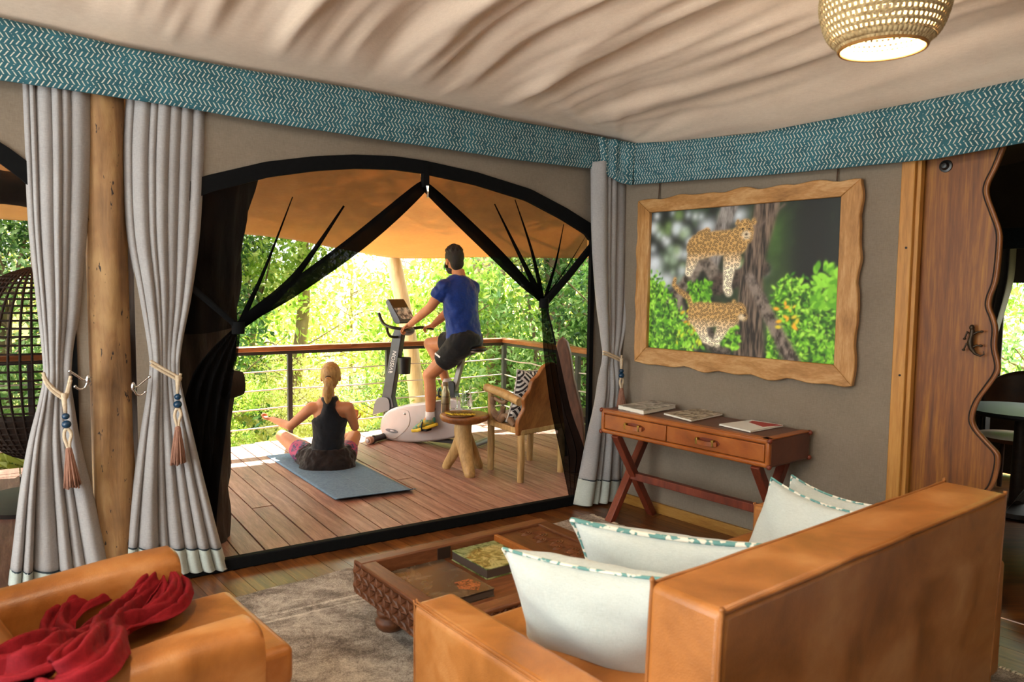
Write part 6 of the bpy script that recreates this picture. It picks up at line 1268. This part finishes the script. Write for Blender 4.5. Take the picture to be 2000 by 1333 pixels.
tree(-.15, 11.3, 4.6, .24, (-.35, .2), [(-1.2, .5, 4.6, 1.4, 1.0, .7), (.6, .3, 4.9, 1.4, 1.0, .8), (0, .8, 5.6, 1.5, 1.2, .7)], LF2, 9000, .06, 'thick-trunked tree standing behind the railing corner', 1)
tree(1.0, 11.8, 5.0, .16, (.5, 0), [(.2, 0, 4.2, 1.3, 1.0, .8), (1.2, .2, 5.0, 1.4, 1.0, .8)], LF1, 8000, .055, 'slim tree rising behind the rustic armchair', 2)
tree(-3.9, 13.2, 5.2, .13, (.6, 0), [(-.4, 0, 4.6, 1.5, 1.1, .9), (.9, -.4, 4.9, 1.2, 1.0, .6), (-1.5, -.5, 4.2, 1.2, 1.0, .9)], LF2, 9000, .06, 'tree with spreading branches seen through the left net flap', 3)
tree(-4.3, 10.6, 2.4, .10, (-.15, .1), [(-.5, .2, 3.2, 1.1, .8, .7), (-.2, -.2, 2.3, .9, .6, .5)], LFD, 6000, .05, 'mossy trunk with deep green crown next to the dark trunk', 4)
tree(-7.2, 10.4, 4.5, .14, (.3, 0), [(.3, -.6, 3.6, 1.4, 1.0, .9), (-1.2, 0, 4.2, 1.3, 1.0, .8)], LFD, 8000, .06, 'tree shading the egg chair', 5)
tree(2.9, 12.8, 5.5, .18, (-.2, 0), [(-.8, 0, 4.4, 1.6, 1.1, 1.0), (.8, 0, 5.2, 1.6, 1.1, .9)], LF2, 9000, .065, 'tall tree at the end of the side railing', 6)
tree(-1.7, 16.0, 5.5, .12, (.3, 0), [(-.2, 0, 4.9, 1.4, 1.0, .6), (1.2, 0, 4.3, 1.2, 1.0, .8)], LF3, 5000, .06, 'pale sunlit tree far behind the seated yoga figure', 7)
tree(6.0, 9.8, 4.0, .12, (.2, 0), [(-.6, 0, 2.6, 1.2, .8, .9), (.6, .2, 3.4, 1.3, .9, .9)], LF1, 7000, .06, 'tree outside the next room window', 8)
tree(.7, 11.3, 8.6, .15, (-.6, -.5), [(-2.2, -1.3, 8.9, 2.0, 1.5, .8), (-.2, -1.0, 9.2, 1.6, 1.4, .7)], LF1, 7500, .085, 'very tall tree spreading high above the canopy', 9)
# the big dark trunk just outside the opening
def trunk(u, v):
    th = 2*math.pi*u; z = -.7 + 3.6*v
    ea = lerp1(z, [-.7, .05, 1.3, 1.82, 2.26, 3.0], [2.62, 2.622, 2.537, 2.47, 2.382, 2.25]); r = .37 + .05*max(0, .25 - z) + .022*math.sin(4*th + z*2) + .016*math.sin(9*th + 5*z) + .012*math.sin(17*th - 11*z)
    return PA(ea + .38, z, -.62) + dA*(math.cos(th)*r) + nA*(math.sin(th)*r)
dt = thing('dark_tree', 'big dark tree trunk rising through the deck beside the arched opening', 'tree', PA(2.98, 0, -.62)); MB().grid(trunk, 64, 60, closeu=True).build('trunk', BARKD, dt, smooth=3.1)
kb = PA(2.95, .95, -.5); e_ = nrm(WA(475, 748, -.5) - kb); MB().tube(plen([kb + e_*.2, kb + e_*.34, WA(474, 748, -.5)], 8), list(np.linspace(.12, .07, 8)), 10).build('branch_stub', BARKD, dt, smooth=.9)
# grass on the bank
g = MB(); rs = random.Random(5); gv = []; gf = []
for i in range(5200):
    x = rs.uniform(-7, 2.5); y = 9.0 + abs(rs.gauss(0, 1))*1.6
    if x > -1.2 and rs.random() < .6: continue
    z = gz(x, y); h = rs.uniform(.15, .5); th = rs.uniform(0, 6.28); e = V(math.cos(th), math.sin(th), 0); l_ = V(rs.gauss(0, .16), rs.gauss(0, .16) - .05, 0); n0 = len(gv)
    gv += [V(x, y, z) - e*.008, V(x, y, z) + e*.008, V(x, y, z + h*.6) + l_*.5 + e*.005, V(x, y, z + h) + l_*1.6]; gf += [(n0, n0+1, n0+2), (n0, n0+2, n0+3)]
me = bpy.data.meshes.new('grass'); me.from_pydata([tuple(p) for p in gv], [], gf); me.materials.append(LF3); o = bpy.data.objects.new('grass', me); COL.objects.link(o); tag(o, 'loose sunlit grass on the bank below the deck', 'grass', kind='stuff')
# ================================================================== THE NEXT ROOM'S FURNISHING
cu = thing('curtain', 'dark curtain beside the window of the next room', 'curtain', R2(1.72, 3.15, 0))
def c2f(u, v): a = 1.36 + .2*u*(1 - .6*sm(v, .1, .5)); return R2(a + (.0), 3.16 + .04*math.sin(u*20), 1.95*(1 - v) + .02)
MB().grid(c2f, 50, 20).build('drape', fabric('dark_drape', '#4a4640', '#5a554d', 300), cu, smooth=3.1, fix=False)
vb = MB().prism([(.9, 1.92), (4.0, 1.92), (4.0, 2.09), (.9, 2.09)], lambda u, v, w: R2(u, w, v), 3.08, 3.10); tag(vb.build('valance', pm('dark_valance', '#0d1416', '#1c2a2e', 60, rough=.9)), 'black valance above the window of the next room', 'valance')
d2 = thing('round_table', 'dark round table with a blue-green top in the next room', 'table', R2(2.0, 2.1, 0)); MB().lathe([(0, .70), (.36, .70), (.38, .715), (.38, .735), (0, .74)], R2(2.0, 2.1, 0), 32, cap=False).build('table_top', pm('teal_top', '#0a1212', rough=.6), d2, smooth=.7); MB().lathe([(.25, 0), (.24, .03), (.05, .06), (.04, .70)], R2(2.0, 2.1, 0), 20).build('pedestal', DBW, d2, smooth=.7)
ch = thing('chair', 'curved wooden chair by the window of the next room', 'chair', R2(1.8, 2.75, 0)); 
def chb(u, v): th = -1.2 + 2.4*u; return R2(1.80 + .27*math.sin(th), 2.62 + .27*math.cos(th), .62 + v*.32*(.6 + .4*math.sin(math.pi*u)))
MB().grid(chb, 20, 6).build('backrest', pm('chair_wood', '#3d2410', '#54341a', 8, rough=.5), ch, smooth=3.1, fix=False).modifiers.new('s', 'SOLIDIFY').thickness = .02
MB().lathe([(0, .42), (.25, .42), (.26, .45), (0, .46)], R2(1.80, 2.62, 0), 20, cap=False).build('seat', pm('chair_seat', '#6a4020', rough=.5), ch, smooth=.7)
for k in range(4): a = k*math.pi/2 + .7; MB().tube([R2(1.80 + .2*math.cos(a), 2.62 + .2*math.sin(a), 0), R2(1.80 + .18*math.cos(a), 2.62 + .18*math.sin(a), .43)], .018, 8).build('leg', DBW, ch)
be_ = thing('bed', 'low bed draped with a grey fur throw in the next room', 'bed', R2(2.9, 1.6, 0)); MB().prism([(2.42, .9), (3.9, .9), (3.9, 1.6), (2.42, 1.6)], lambda u, v, w: R2(u, v, w), 0, .42).build('mattress', pm('bed_linen', '#8d8578', rough=.9), be_, bevel=.05, seg=3)
def thr(u, v): return R2(2.30 + 1.0*u, .86 + .8*v, .47 + .05*math.sin(u*9 + v*4)*math.sin(v*7) - .4*max(0, .12 - u)*4 + .0)
o = MB().grid(thr, 50, 50).build('fur_throw', pm('grey_fur', '#6d645c', '#a1978c', 30, rough=.95, bmp=.9, bscale=120), be_, smooth=3.1, fix=False)
